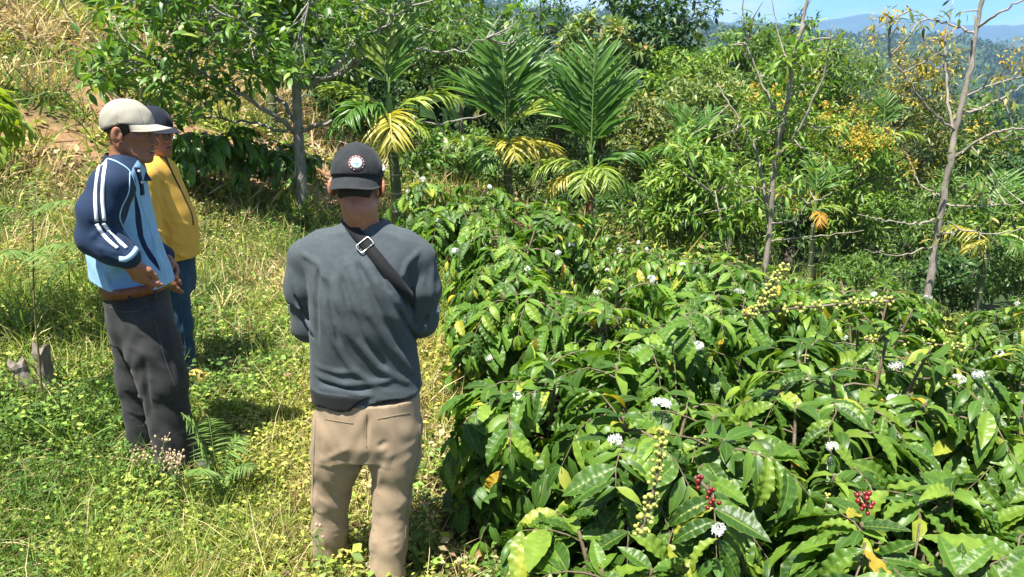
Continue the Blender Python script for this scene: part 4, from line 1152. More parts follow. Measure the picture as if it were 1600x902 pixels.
def leaf_mat(name, stops, rough=0.45, spec=0.4, transl=0.40, obj=False, rib=0.0, tcol=(1.25, 1.35, 0.45), spots=0.0):
    """leaf colours picked by a random number per leaf"""
    m, nt, out = new_mat(name)
    b = N(nt, 'ShaderNodeBsdfPrincipled', Roughness=rough); b.inputs['Specular IOR Level'].default_value = spec
    if obj: rn = N(nt, 'ShaderNodeObjectInfo').outputs['Random']
    else: rn = N(nt, 'ShaderNodeAttribute', attribute_name='rnd').outputs['Fac']
    c = ramp(nt, rn, stops).outputs['Color']
    tc = N(nt, 'ShaderNodeTexCoord'); nz = N(nt, 'ShaderNodeTexNoise', Scale=9.0 if not obj else 3.0, Detail=4.0)
    nt.links.new(tc.outputs['Object'], nz.inputs['Vector'])
    v = ramp(nt, nz.outputs['Fac'], [(0.3, 0.72), (0.7, 1.22)])
    c = mixc(nt, 1.0, c, v.outputs['Color'], 'MULTIPLY')
    if rib:
        ls = N(nt, 'ShaderNodeAttribute', attribute_name='ls').outputs['Fac']; lt = N(nt, 'ShaderNodeAttribute', attribute_name='lt').outputs['Fac']
        a = math_node(nt, 'ABSOLUTE', ls)
        mid = ramp(nt, a, [(0.03, 1.0), (0.10, 0.0)]).outputs['Color']
        vv = math_node(nt, 'SUBTRACT', lt, math_node(nt, 'MULTIPLY', a, 0.16))
        sn = math_node(nt, 'ABSOLUTE', math_node(nt, 'SINE', math_node(nt, 'MULTIPLY', vv, math.pi * 10)))
        vein = ramp(nt, sn, [(0.0, 0.6), (0.22, 0.0)]).outputs['Color']
        edge = ramp(nt, a, [(0.80, 0.0), (1.0, 0.55)]).outputs['Color']
        f = mixc(nt, 1.0, mid, vein, 'LIGHTEN'); f = mixc(nt, 1.0, f, edge, 'LIGHTEN')
        c = mixc(nt, mixc(nt, 1.0, f, (rib, rib, rib), 'MULTIPLY'), c, (0.20, 0.27, 0.045))
    if spots:
        sp = N(nt, 'ShaderNodeTexVoronoi', Scale=30.0); nt.links.new(tc.outputs['Object'], sp.inputs['Vector'])
        f = ramp(nt, sp.outputs['Distance'], [(0.05, 1.0), (0.11, 0.0)]).outputs['Color']
        c = mixc(nt, mixc(nt, 1.0, f, (spots,) * 3, 'MULTIPLY'), c, (0.05, 0.03, 0.012))
    nt.links.new(c, b.inputs['Base Color'])
    tr = N(nt, 'ShaderNodeBsdfTranslucent'); nt.links.new(mixc(nt, 1.0, c, tcol, 'MULTIPLY'), tr.inputs['Color'])
    mx = N(nt, 'ShaderNodeMixShader', Fac=transl)
    nt.links.new(b.outputs['BSDF'], mx.inputs[1]); nt.links.new(tr.outputs['BSDF'], mx.inputs[2])
    nt.links.new(mx.outputs['Shader'], out.inputs['Surface'])
    return m
def bark_mat(name, c1, c2, scale=18.0, bump=0.6):
    m, nt, out = new_mat(name)
    b = N(nt, 'ShaderNodeBsdfPrincipled', Roughness=0.9); b.inputs['Specular IOR Level'].default_value = 0.2
    tc = N(nt, 'ShaderNodeTexCoord'); mp = N(nt, 'ShaderNodeMapping'); mp.inputs['Scale'].default_value = (1, 1, 0.35)
    n = N(nt, 'ShaderNodeTexNoise', Scale=scale, Detail=8.0, Roughness=0.7)
    n2 = N(nt, 'ShaderNodeTexNoise', Scale=scale * 0.3, Detail=4.0)
    nt.links.new(tc.outputs['Object'], mp.inputs['Vector']); nt.links.new(mp.outputs['Vector'], n.inputs['Vector']); nt.links.new(tc.outputs['Object'], n2.inputs['Vector'])
    r = ramp(nt, n.outputs['Fac'], [(0.3, c1), (0.68, c2)])
    lich = ramp(nt, n2.outputs['Fac'], [(0.55, 0.0), (0.65, 0.6)])
    c = mixc(nt, lich.outputs['Color'], r.outputs['Color'], tuple(0.5 * (v + 0.28) for v in c2))
    nt.links.new(c, b.inputs['Base Color'])
    bp = N(nt, 'ShaderNodeBump', Strength=bump, Distance=0.02); nt.links.new(n.outputs['Fac'], bp.inputs['Height']); nt.links.new(bp.outputs['Normal'], b.inputs['Normal'])
    nt.links.new(b.outputs['BSDF'], out.inputs['Surface'])
    return m
def attr_mat(name, rough=0.7, spec=0.25, transl=0.25):
    """colour read from the mesh"""
    m, nt, out = new_mat(name)
    b = N(nt, 'ShaderNodeBsdfPrincipled', Roughness=rough); b.inputs['Specular IOR Level'].default_value = spec
    a = N(nt, 'ShaderNodeAttribute', attribute_name='col'); nt.links.new(a.outputs['Color'], b.inputs['Base Color'])
    tr = N(nt, 'ShaderNodeBsdfTranslucent'); nt.links.new(mixc(nt, 1.0, a.outputs['Color'], (1.15, 1.2, 0.6), 'MULTIPLY'), tr.inputs['Color'])
    mx = N(nt, 'ShaderNodeMixShader', Fac=transl)
    nt.links.new(b.outputs['BSDF'], mx.inputs[1]); nt.links.new(tr.outputs['BSDF'], mx.inputs[2]); nt.links.new(mx.outputs['Shader'], out.inputs['Surface'])
    return m

COFFEE_STOPS = [(0.0, (0.027, 0.076, 0.011)), (0.40, (0.052, 0.128, 0.016)), (0.70, (0.100, 0.200, 0.022)), (0.95, (0.185, 0.285, 0.034)), (0.982, (0.32, 0.33, 0.04)), (1.0, (0.48, 0.29, 0.03))]
COFFEE_PALE = [(0.0, (0.055, 0.14, 0.020)), (0.5, (0.10, 0.21, 0.030)), (0.9, (0.19, 0.29, 0.045)), (1.0, (0.36, 0.32, 0.05))]
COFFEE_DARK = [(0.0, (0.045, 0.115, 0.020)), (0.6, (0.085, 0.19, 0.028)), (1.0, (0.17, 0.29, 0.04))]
M_bark = bark_mat('grey_brown_bark', (0.075, 0.058, 0.042), (0.21, 0.175, 0.135))
M_barkpale = bark_mat('pale_bark', (0.16, 0.135, 0.11), (0.36, 0.32, 0.27))
M_twig = bark_mat('coffee_twig', (0.085, 0.065, 0.040), (0.20, 0.16, 0.10), 40)
M_greenstem = plain_mat('green_stem', (0.10, 0.17, 0.035), 0.6, 0.3)
M_petal = leaf_mat('white_petal', [(0.0, (0.78, 0.80, 0.74)), (1.0, (0.86, 0.86, 0.82))], 0.6, 0.2, 0.3, tcol=(1, 1, 0.95))
M_bgreen = plain_mat('unripe_berry', (0.34, 0.36, 0.075), 0.35, 0.5, var=0.3, scale=60)
M_bred = plain_mat('ripe_berry', (0.15, 0.008, 0.010), 0.3, 0.5, var=0.4, scale=60)

COFFEE_HI = [leaf_tpl(40, 3, W, dr, fo, wa, nwv, co * 2.2, 10, ph) for (W, dr, fo, wa, nwv, co, ph) in
             [(0.36, 0.75, 0.10, 0.05, 5.5, 0.032, 0.0), (0.33, 1.15, 0.16, 0.10, 6.0, 0.028, 1.7), (0.37, 0.45, 0.08, 0.06, 5.0, 0.034, 3.1),
              (0.32, 1.5, 0.20, 0.09, 6.5, 0.026, 0.8), (0.40, 0.25, 0.16, 0.04, 5.2, 0.030, 4.4), (0.31, 0.95, 0.28, 0.11, 7.0, 0.026, 2.3)]]
COFFEE_MID = [leaf_tpl(9, 2, 0.34, 0.8, 0.12, 0.10, 3.0, 0.0), leaf_tpl(9, 2, 0.32, 1.3, 0.18, 0.10, 3.5, 0.0, ph=2.0)]
COFFEE_LOW = [leaf_tpl(4, 1, 0.34, 0.8, 0.12), leaf_tpl(4, 1, 0.32, 1.4, 0.18)]

def flower_mesh(nb, rad, seed):
    """ball of small star blossoms with narrow petals"""
    rs = np.random.RandomState(seed); mb = MB()
    d = nrm(rnd_unit(nb, rs) + np.array([0, 0, 0.55])); c = d * rad * rs.uniform(0.4, 0.75, (nb, 1))
    for k in range(nb):
        u = nrm(np.cross(d[k], rnd_unit(1, rs)[0])); v = np.cross(d[k], u)
        for a in np.arange(6) * 2 * np.pi / 6 + rs.uniform(0, 1):
            e = u * math.cos(a) + v * math.sin(a); f = np.cross(d[k], e)
            L = rad * rs.uniform(0.45, 0.65); w = L * 0.17
            p = c[k]
            V = np.array([p, p + e * L * .5 + d[k] * L * .30 + f * w, p + e * L * .5 + d[k] * L * .30 - f * w, p + e * L + d[k] * L * .22])
            mb.add(V, np.array([[0, 1, 3], [0, 3, 2]]), rnd=rs.uniform())
    V, F, A = mb.get(); return np_mesh('flower_cluster', V, F, M_petal, A, False)
def berry_mesh(nb, seed, mat, r=0.0062):
    rs = np.random.RandomState(seed); mb = MB(); Vs, Fs = sphere(1.0, 8, 6)
    for k in range(nb):
        a = 2 * np.pi * k / nb + rs.uniform(-.25, .25); ring = .0125 + .005 * (k % 2)
        c = np.array([ring * math.cos(a), rs.uniform(-.012, .012), ring * math.sin(a)])
        mb.add(c + Vs * r * rs.uniform(.85, 1.15) * np.array([1, 1, 1.12]), Fs)
    V, F, A = mb.get(); return np_mesh('berry_cluster', V, F, mat)
FLOWERS = [flower_mesh(12, .040, 1), flower_mesh(8, .034, 2), flower_mesh(14, .045, 3)]
BERRY_G = [berry_mesh(11, 4, M_bgreen), berry_mesh(8, 5, M_bgreen)]
BERRY_R = [berry_mesh(6, 6, M_bred, .0060)]

def visible_rank(pos, size, cell=11.0, slack=0.16):
    """leaves that show largest: in frame and near the front of their neighbourhood"""
    px, py, d = pix(pos)
    inf = (px > -40) & (px < 1640) & (py > -40) & (py < 940) & (d > 0.2)
    key = (np.floor(px / cell) * 4096 + np.floor(py / cell)).astype(np.int64)
    o = np.lexsort((d, key)); first = np.ones(len(o), bool); first[1:] = key[o][1:] != key[o][:-1]
    front = np.zeros(len(d)); grp = np.cumsum(first) - 1; front[o] = d[o][first][grp]
    vis = d < front + slack
    return np.where(inf, size / np.maximum(d, .2) * np.where(vis, 1.0, 0.15), 0.0)
def mat4(R, p, s):
    M = np.eye(4); M[:3, :3] = R * (np.asarray(s)[None, :] if np.ndim(s) else s); M[:3, 3] = p
    return Matrix(M.tolist())
def leaf_data(tpls, mat, name='leaf'):
    return [np_mesh(name, T[0], [T[1]], mat, {'lt': T[2], 'ls': T[3]}) for T in tpls]
def leaf_objects(root, meshes, pos, R, sc, pick, name='leaf'):
    off = np.array(root.location)
    for k, i in enumerate(pick):
        o = bpy.data.objects.new(name, meshes[i % len(meshes)])
        o.parent = root; o.matrix_local = mat4(R[i], pos[i] - off, sc[i]); COL.objects.link(o)

FLOWER_PX = [(765, 572), (803, 632), (757, 655), (955, 703), (1075, 548), (1103, 565), (1285, 700), (1355, 805), (1105, 832), (1403, 572), (1565, 548), (1405, 632),
             (1030, 640), (832, 825), (655, 265), (760, 288), (690, 348), (710, 390), (790, 450), (1237, 405), (930, 425), (945, 425), (835, 428), (1015, 450), (1140, 460),
             (1320, 535), (1500, 590), (1530, 595), (1195, 738), (1272, 705), (830, 280), (640, 300), (880, 385), (905, 390), (1000, 375), (1360, 450), (1450, 470), (1170, 420), (1590, 470), (1065, 420), (1010, 395)]
_fl_used = set()
def coffee_bush(x, y, h, r, seed, label, nst=4, leaf=0.19, mats=None, nobj=300, flowers=2, berries=5, lean=(0, 0), nbr=13, dens=1.0, fmin=.22, group='coffee bushes on the slope'):
    rs = np.random.RandomState(seed); g = float(ground_z(x, y)); base = np.array([x, y, g])
    root = thing('coffee_bush', label, 'bush', base, group)
    m_obj, m_join = mats
    pos, dr, nr, sz = [], [], [], []; nodes = []
    stems = MB()
    for k in range(nst):
        a = 2 * np.pi * (k + rs.uniform(-.25, .25)) / nst + seed
        sp = r * rs.uniform(.18, .42); hh = h * rs.uniform(.82, 1.0)
        top = base + np.array([sp * math.cos(a) + lean[0], sp * math.sin(a) + lean[1], hh])
        mid = base + np.array([sp * .35 * math.cos(a) + lean[0] * .3, sp * .35 * math.sin(a) + lean[1] * .3, hh * .5])
        b0 = base + np.array([.05 * math.cos(a), .05 * math.sin(a), -.04])
        sp_ = smooth_path([b0, mid, top], 8)
        V, F = tube(sp_, np.linspace(.017, .006, len(sp_)), 6); stems.add(V, F)
        for _ in range(9):
            b_ = rs.uniform(0, 6.28); pos.append(sp_[-1] - np.array([0, 0, rs.uniform(0, .05)])); dr.append((math.cos(b_), math.sin(b_), rs.uniform(-.25, .75))); nr.append(np.array([0, 0, 1.]) + rs.normal(0, .3, 3)); sz.append(leaf * rs.uniform(.5, .95))
        for j in range(nbr):
            f = fmin + (1 - fmin) * (j + rs.uniform(0, 1)) / nbr
            p0 = sp_[min(len(sp_) - 1, int(f * (len(sp_) - 1)))]
            az = a + rs.uniform(-1.9, 1.9) if j % 3 else rs.uniform(0, 6.28)
            L = r * rs.uniform(.55, .95) * (1.1 - .45 * f)
            up = rs.uniform(.15, .65); dwn = rs.uniform(.5, 1.1)
            n = 11; t = np.linspace(0, 1, n)[:, None]
            hd = np.array([math.cos(az), math.sin(az), 0])
            br = p0 + hd * L * t * (1 - .12 * t) + np.array([0, 0, 1]) * L * (up * t - dwn * t ** 2.2)
            br = br + rs.normal(0, .006, br.shape) * t
            br[:, 2] = np.maximum(br[:, 2], g + .10)
            V, F = tube(br[::2], np.linspace(.0055, .002, (n + 1) // 2), 3, False); stems.add(V, F)
            side = nrm(np.cross(hd, (0, 0, 1)))
            tang = nrm(np.gradient(br, axis=0))
            start = int(rs.uniform(1, 4.5))
            for q in range(1, n):
                nodes.append((br[q], q < start + 1, tang[q]))
                if q < start or rs.uniform() > .93 * dens: continue
                big = leaf * rs.uniform(.72, 1.15) * (0.72 + .5 * math.sin(math.pi * min(1, q / (n - 1) * .85))) * rs.uniform(.8, 1.12)
                if q == n - 1: big *= .72
                for sg in (-1, 1):
                    d = side * sg * rs.uniform(.55, 1.0) + tang[q] * rs.uniform(.15, .75) + np.array([0, 0, rs.uniform(-.62, .15)])
                    pos.append(br[q]); dr.append(d); nr.append(np.array([0, 0, 1]) + hd * .25 + rs.normal(0, .28, 3)); sz.append(big * rs.uniform(.88, 1.08))
            if rs.uniform() < .8:
                for _ in range(2):
                    pos.append(br[-1]); dr.append(tang[-1] + rs.normal(0, .4, 3)); nr.append(np.array([0, 0, 1.]) + rs.normal(0, .25, 3)); sz.append(leaf * rs.uniform(.45, .8))
    pos = np.array(pos); R = frames(np.array(dr), np.array(nr)); sz = np.array(sz)
    low = pos[:, 2] + R[:, 2, 1] * sz < g + .03
    pos, R, sz = pos[~low], R[~low], sz[~low]
    rank = visible_rank(pos + R[:, :, 1] * sz[:, None] * .5, sz)
    order = np.argsort(-rank); nob = min(nobj, len(order)); pick = order[:nob]; rest = order[nob:]; rest = rest[(rank[rest] > .5 * np.median(rank[pick])) | (rs.uniform(0, 1, len(rest)) < .6)]
    sc = np.stack([sz * rs.uniform(.85, 1.15, len(sz)), sz, sz], 1)
    if nob: leaf_objects(root, m_obj, pos, R, sc, pick)
    if len(rest):
        mb = MB(); hal = rs.randint(0, 2, len(rest))
        for v in (0, 1):
            ii = rest[hal == v]
            if len(ii):
                V, F, idx = place(COFFEE_LOW[v], R[ii], pos[ii], sc[ii]); rr = rs.uniform(0, 1, len(ii))
                mb.add(V, F, rnd=rr[idx], ls=np.tile(COFFEE_LOW[v][3], len(ii)), lt=np.tile(COFFEE_LOW[v][2], len(ii)))
        mb.build('foliage', m_join, root, 'stuff')
    stems.build('stem', M_twig, root)
    # blossoms: at the nodes where the photograph shows them, and a few more
    npx, npy, nd = pix(np.array([n_[0] for n_ in nodes])); off = base
    def put(name, data, p, s=1.0):
        o = bpy.data.objects.new(name, data); o.parent = root
        o.matrix_local = Matrix.Translation(Vector(p - off)) @ Matrix.Rotation(rs.uniform(0, 6.28), 4, 'Z') @ Matrix.Rotation(rs.uniform(0, .8), 4, 'X') @ Matrix.Diagonal(Vector((s * rs.uniform(.75, 1.25), s * rs.uniform(.55, .9), s * rs.uniform(.55, .85), 1))); COL.objects.link(o)
    for k, (fx, fy) in enumerate(FLOWER_PX):
        if k in _fl_used: continue
        dd = np.hypot(npx - fx, npy - fy) + 60 * (nd - nd.min())
        i = int(np.argmin(dd))
        if np.hypot(npx[i] - fx, npy[i] - fy) < 22 and nd[i] < nd.min() + .75:
            _fl_used.add(k); view = nrm(np.array([0, 0, CAMZ]) - nodes[i][0])
            put('flower_cluster', FLOWERS[k % 3], nodes[i][0] + view * .05 + np.array([0, 0, .03]), rs.uniform(.75, 1.1))
    for i in rs.choice(len(nodes), flowers, False): put('flower_cluster', FLOWERS[i % 3], nodes[i][0] + np.array([0, 0, .02]), rs.uniform(.7, 1.0))
    inner = [i for i in range(len(nodes)) if nodes[i][1]]
    for i in rs.choice(inner, min(berries, len(inner)), False): put('berry_cluster', BERRY_R[0] if rs.uniform() < .35 else BERRY_G[i % 2], nodes[i][0])
    return root
def berry_branch(root, pts, nclust, data, rad=0.006, leaves=None, seed=0):
    """a fruiting twig of a bush: the twig and its berry clusters"""
    rs = np.random.RandomState(seed); pth = smooth_path(pts, 10)
    V, F = tube(pth, np.linspace(rad, rad * .5, len(pth)), 6); part('twig', V, F, M_twig, root)
    off = np.array(root.location); T = nrm(np.gradient(pth, axis=0))
    for k in range(nclust):
        i = int((k + .5) / nclust * (len(pth) - 1)); d = T[i]
        R = frames(d[None], np.array([[0.1, 0.2, 1.0]]))[0]
        for e in range(1):
            o = bpy.data.objects.new('berry_cluster', data[(k + e) % len(data)]); o.parent = root
            o.matrix_local = mat4(R, pth[i] + d * .010 * e - off, rs.uniform(.95, 1.25)); COL.objects.link(o)

# ---------------------------------------------------------------- trees
def clump_leaves(centers, nper, size, rad, rs, tuft=0.5, flat=0.35, droop=0.25):
    """whorls of leaves round twig ends: positions, frames, sizes"""
    n = len(centers) * nper
    c = np.repeat(np.asarray(centers), nper, 0)
    d = nrm(rnd_unit(n, rs) * np.array([1, 1, .75]) + np.array([0, 0, .15]))
    rr = rad * rs.uniform(0, 1, (n, 1)) ** .6
    p = c + d * rr * (1 - tuft) + rs.normal(0, rad * .18, (n, 3))
    dirv = nrm(d + rs.normal(0, .35, (n, 3)) + np.array([0, 0, -droop]))
    nor = np.array([0, 0, 1.0]) + d * flat + rs.normal(0, .35, (n, 3))
    return p, frames(dirv, nor), size * rs.uniform(.65, 1.2, n)
def leaf_cloud(root, name, T, P3, mat, rs, kind='stuff', rnd=None, parent_is_thing=True):
    p, R, s = P3
    V, F, idx = place(T, R, p, s)
    r = rs.uniform(0, 1, len(p)) if rnd is None else rnd
    return part(name, V, [F], mat, root, {'rnd': r[idx], 'lt': np.tile(T[2], len(p)), 'ls': np.tile(T[3], len(p))}, True, kind)
CARD = (np.array([(0, 0, 0), (-.2, .45, .06), (.2, .45, .06), (0, 1, -.16), (0, .5, .0)], float), np.array([(0, 4, 1), (0, 2, 4), (1, 4, 3), (4, 2, 3)]), np.array([0, .45, .45, 1, .5]), np.array([0, -1, 1, 0, 0.]))
CARDL = (CARD[0] * np.array([.62, 1, 1]),) + CARD[1:]
SMALL = leaf_tpl(2, 1, .42, .5, .18); LONG = leaf_tpl(3, 1, .24, .7, .15); OVAL = leaf_tpl(4, 1, .40, .5, .15)
def twig_to(mb, a, b, r0, r1, rs, sag=0.1, ns=4):
    m = (a + b) / 2 + rs.normal(0, .06 * np.linalg.norm(b - a), 3) + np.array([0, 0, -sag * np.linalg.norm(b - a)])
    p = smooth_path([a, m, b], 4); V, F = tube(p, np.linspace(r0, r1, len(p)), ns, False); mb.add(V, F)
def tree_px(name, label, px, top, bot, wpx, d, T, size, mat, seed, ncl=120, nper=22, trunk=.09, bark=None, crad=None, hollow=.35, cat='tree', group='trees on the slope', deep=.8, tilt=0.0, flowers=None, droop=.25, lift=0.0, xoff=0.0, bare=0):
    """tree whose crown spans the given pixels at ground distance d"""
    rs = np.random.RandomState(seed)
    c = P(px, (top + bot) / 2, d); rz = abs(P(px, top, d)[2] - P(px, bot, d)[2]) / 2; rx = abs(P(px + wpx / 2, (top + bot) / 2, d)[0] - c[0])
    bx, by = c[0] + xoff, d; base = np.array([bx, by, float(ground_z(bx, by)) - .05])
    root = thing(name, label, cat, base, group)
    u = rnd_unit(ncl, rs) * (hollow + (1 - hollow) * rs.uniform(0, 1, (ncl, 1)) ** .5)
    lob = 1 + .22 * np.sin(u[:, 0] * 4 + seed) * np.cos(u[:, 2] * 5 + seed * 2) + .12 * rs.normal(size=ncl)
    cen = c + u * lob[:, None] * np.array([rx, rx * deep, rz])
    cen = cen[cen[:, 2] > ground_z(cen[:, 0], cen[:, 1]) + .1]
    crad = crad or .28 * (rx + rz) / 2
    tp = smooth_path([base, base * .55 + c * .45 + rs.normal(0, .12, 3), c + np.array([tilt, 0, rz * .55])], 8)
    V, F = tube(tp, np.linspace(trunk, trunk * .3, len(tp)), 8); part('trunk', V, F, bark or M_bark, root)
    lm = MB()
    for q in cen[rs.permutation(len(cen))[:min(len(cen), 46)]]:
        i = np.argmin(np.abs(tp[:, 2] - (q[2] - .5 * np.hypot(q[0] - c[0], q[1] - c[1]) - .1)))
        twig_to(lm, tp[max(i, 3)], q, trunk * .28, .006, rs, .05)
    for k in range(bare):
        a = tp[-1 - 2 * (k % 4)]; b = a + nrm(np.array([rs.normal(), rs.normal() * .5, 1.2 + rs.uniform()])) * rz * rs.uniform(.7, 1.3); twig_to(lm, a, b, trunk * .3, .008, rs, -.05)
    if lm.n: lm.build('branch', bark or M_bark, root, 'stuff')
    o = leaf_cloud(root, 'crown', T, clump_leaves(cen, nper, size, crad, rs, droop=droop), mat, rs)
    if flowers:
        fm, nf, fs = flowers
        tops = cen[np.argsort(-(cen[:, 2] - .4 * cen[:, 1]))][:nf]
        leaf_cloud(root, 'blossom', SMALL, clump_leaves(tops + np.array([0, 0, crad * .5]), 26, fs, crad * .5, rs), fm, rs)
    return root

# ---------------------------------------------------------------- palms
LEAFLET = [leaf_tpl(6, 1, .085, dr, .35, wide=.55) for dr in (.35, .9, 1.5)]
def palm(x, y, trunk_h, fronds, label, seed, mats, tr=.05, red=False, leafn=26, name='areca_palm', lf=.55, group='areca palms on the slope'):
    """fronds: list of (azimuth deg, elevation deg, length, droop, material index)"""
    rs = np.random.RandomState(seed); g = float(ground_z(x, y)); base = np.array([x, y, g - .03])
    root = thing(name, label, 'palm', base, group)
    n = 14; t = np.linspace(0, 1, n); tp = base + np.stack([.05 * np.sin(t * 2 + seed), .03 * t, (trunk_h + .03) * t], 1)
    rr = tr * (1.15 - .3 * t) * (1 + .05 * (np.arange(n) % 2))
    V, F = tube(tp, rr, 9); part('trunk', V, F, mats['trunk_red'] if red else mats['trunk'], root)
    for k in range(2, n - 1, 2):
        V, F = tube(tp[k] + np.array([[0, 0, -.008], [0, 0, .008]]), rr[k] * 1.06, 9); part('leaf_scar', V, F, mats['scar'], root)
    top = tp[-1]; cs = top + np.array([0, 0, .34])
    V, F = tube(smooth_path([top - np.array([0, 0, .02]), top + np.array([0, 0, .16]), cs], 5), np.linspace(tr * 1.15, tr * .45, 11), 9); part('crownshaft', V, F, mats['shaft'], root)
    off = base
    for fi, (az, el, L, dp, mi) in enumerate(fronds):
        a, e = math.radians(az), math.radians(el)
        hd = np.array([math.sin(a), math.cos(a), 0]); s = np.linspace(0, 1, 16)
        ang = e - dp * s ** 1.4
        st = top + np.array([0, 0, .12 + .2 * (el > 45)])
        p = st + np.concatenate([[[0, 0, 0]], np.cumsum((np.cos(ang)[:, None] * hd + np.sin(ang)[:, None] * np.array([0, 0, 1]))[:-1] * L / 15, 0)])
        V, F = tube(p, np.linspace(.014, .003, 16), 5)
        fr = part('frond', V, F, mats['rachis'][mi], root)
        T = nrm(np.gradient(p, axis=0)); side = np.cross(hd, (0, 0, 1)); upn = nrm(np.cross(side, T))
        for k in range(leafn):
            f = .16 + .84 * (k + .5) / leafn; q = f * 15; i = int(q); w = q - i
            pt = p[i] * (1 - w) + p[min(i + 1, 15)] * w
            ll = lf * L * (math.sin(math.pi * min(.97, .18 + .72 * f)) ** .7) * rs.uniform(.9, 1.08)
            for sg in (-1, 1):
                fw = .55 + .9 * f
                if rs.uniform() < .09: continue
                d = side * sg + T[i] * fw + upn[i] * rs.uniform(.05, .35) + rs.normal(0, .20, 3) + np.array([0, 0, -.25 * f * rs.uniform(0, 1)])
                nn = upn[i] * .9 - T[i] * .25 + side * sg * -.25 + rs.normal(0, .1, 3)
                R = frames(d[None], nn[None])[0]
                v = 0 if el > 50 and f < .8 else (1 if rs.uniform() < .6 else 2)
                o = bpy.data.objects.new('leaflet', mats['leaflet'][mi][v]); o.parent = fr
                o.matrix_local = mat4(R, pt - off, (ll * rs.uniform(.9, 1.3), ll, ll)); COL.objects.link(o)
    return root
# ---------------------------------------------------------------- low growth on the ground
def diamond():
    V = np.array([(0, 0, 0), (-.29, .46, .08), (.29, .46, .08), (0, 1, -.08)], float)      # two faces folded along the midrib
    F = np.array([(0, 3, 1), (0, 2, 3)])
    return V, F
def blade(seg=2):
    t = np.linspace(0, 1, seg + 1); w = .5 * (1 - t ** 1.6); y = np.sin(t * 1.05) / 1.0; z = -.30 * t ** 2
    V = np.concatenate([np.stack([-w, y, z], 1), np.stack([w, y, z], 1)])
    V = np.concatenate([V[:seg], V[seg + 1:2 * seg + 1], V[seg:seg + 1]])
    i = np.arange(seg - 1); a, b = i, seg + i
    F = np.concatenate([np.stack([a, b, b + 1], 1), np.stack([a, b + 1, a + 1], 1), [[seg - 1, 2 * seg - 1, 2 * seg]]])
    return V, F
CG = {'lime': (0.25, 0.305, 0.055), 'green': (0.145, 0.240, 0.040), 'deep': (0.070, 0.145, 0.026), 'yel': (0.40, 0.36, 0.085), 'straw': (0.56, 0.45, 0.23), 'brown': (0.21, 0.135, 0.075)}
def polar(rs, n, r0, r1, a0, a1, pw=0.0):
    u = rs.uniform(0, 1, n)
    if pw == 0: r = r0 * (r1 / r0) ** u
    else: r = (r0 ** pw + u * (r1 ** pw - r0 ** pw)) ** (1 / pw)
    a = np.radians(rs.uniform(a0, a1, n)); return r * np.sin(a), r * np.cos(a), r
BUSHES = []          # (x, y, radius): little grows under them
def cover_ok(x, y, rs):
    k = soil_mask(x, y) < rs.uniform(.15, .75, len(x))
    for bx, by, br in BUSHES:
        k &= (np.hypot(x - bx, y - by) > br * .75) | (rs.uniform(0, 1, len(x)) < .25)
    return k
def tone(x, y, rs, n, sh):
    """choose colours: patches of green, lime and dry growth"""
    g = wob(x, y, 1.1, 8, 2) + rs.normal(0, .55, n); dry = wob(x, y, 2.3, 8, 17) + .45 * rs.normal(size=n) + 1.2 * dry_mask(x, y)
    C = np.array([CG['deep'], CG['green'], CG['lime'], CG['yel'], CG['straw'], CG['brown']])
    k = np.digitize(g, [-.75, -.05, 1.15]); k = np.where(dry > sh, np.where(rs.uniform(0, 1, n) < .75, 4, 5), k)
    return C[k] * rs.uniform(.75, 1.25, (n, 1))
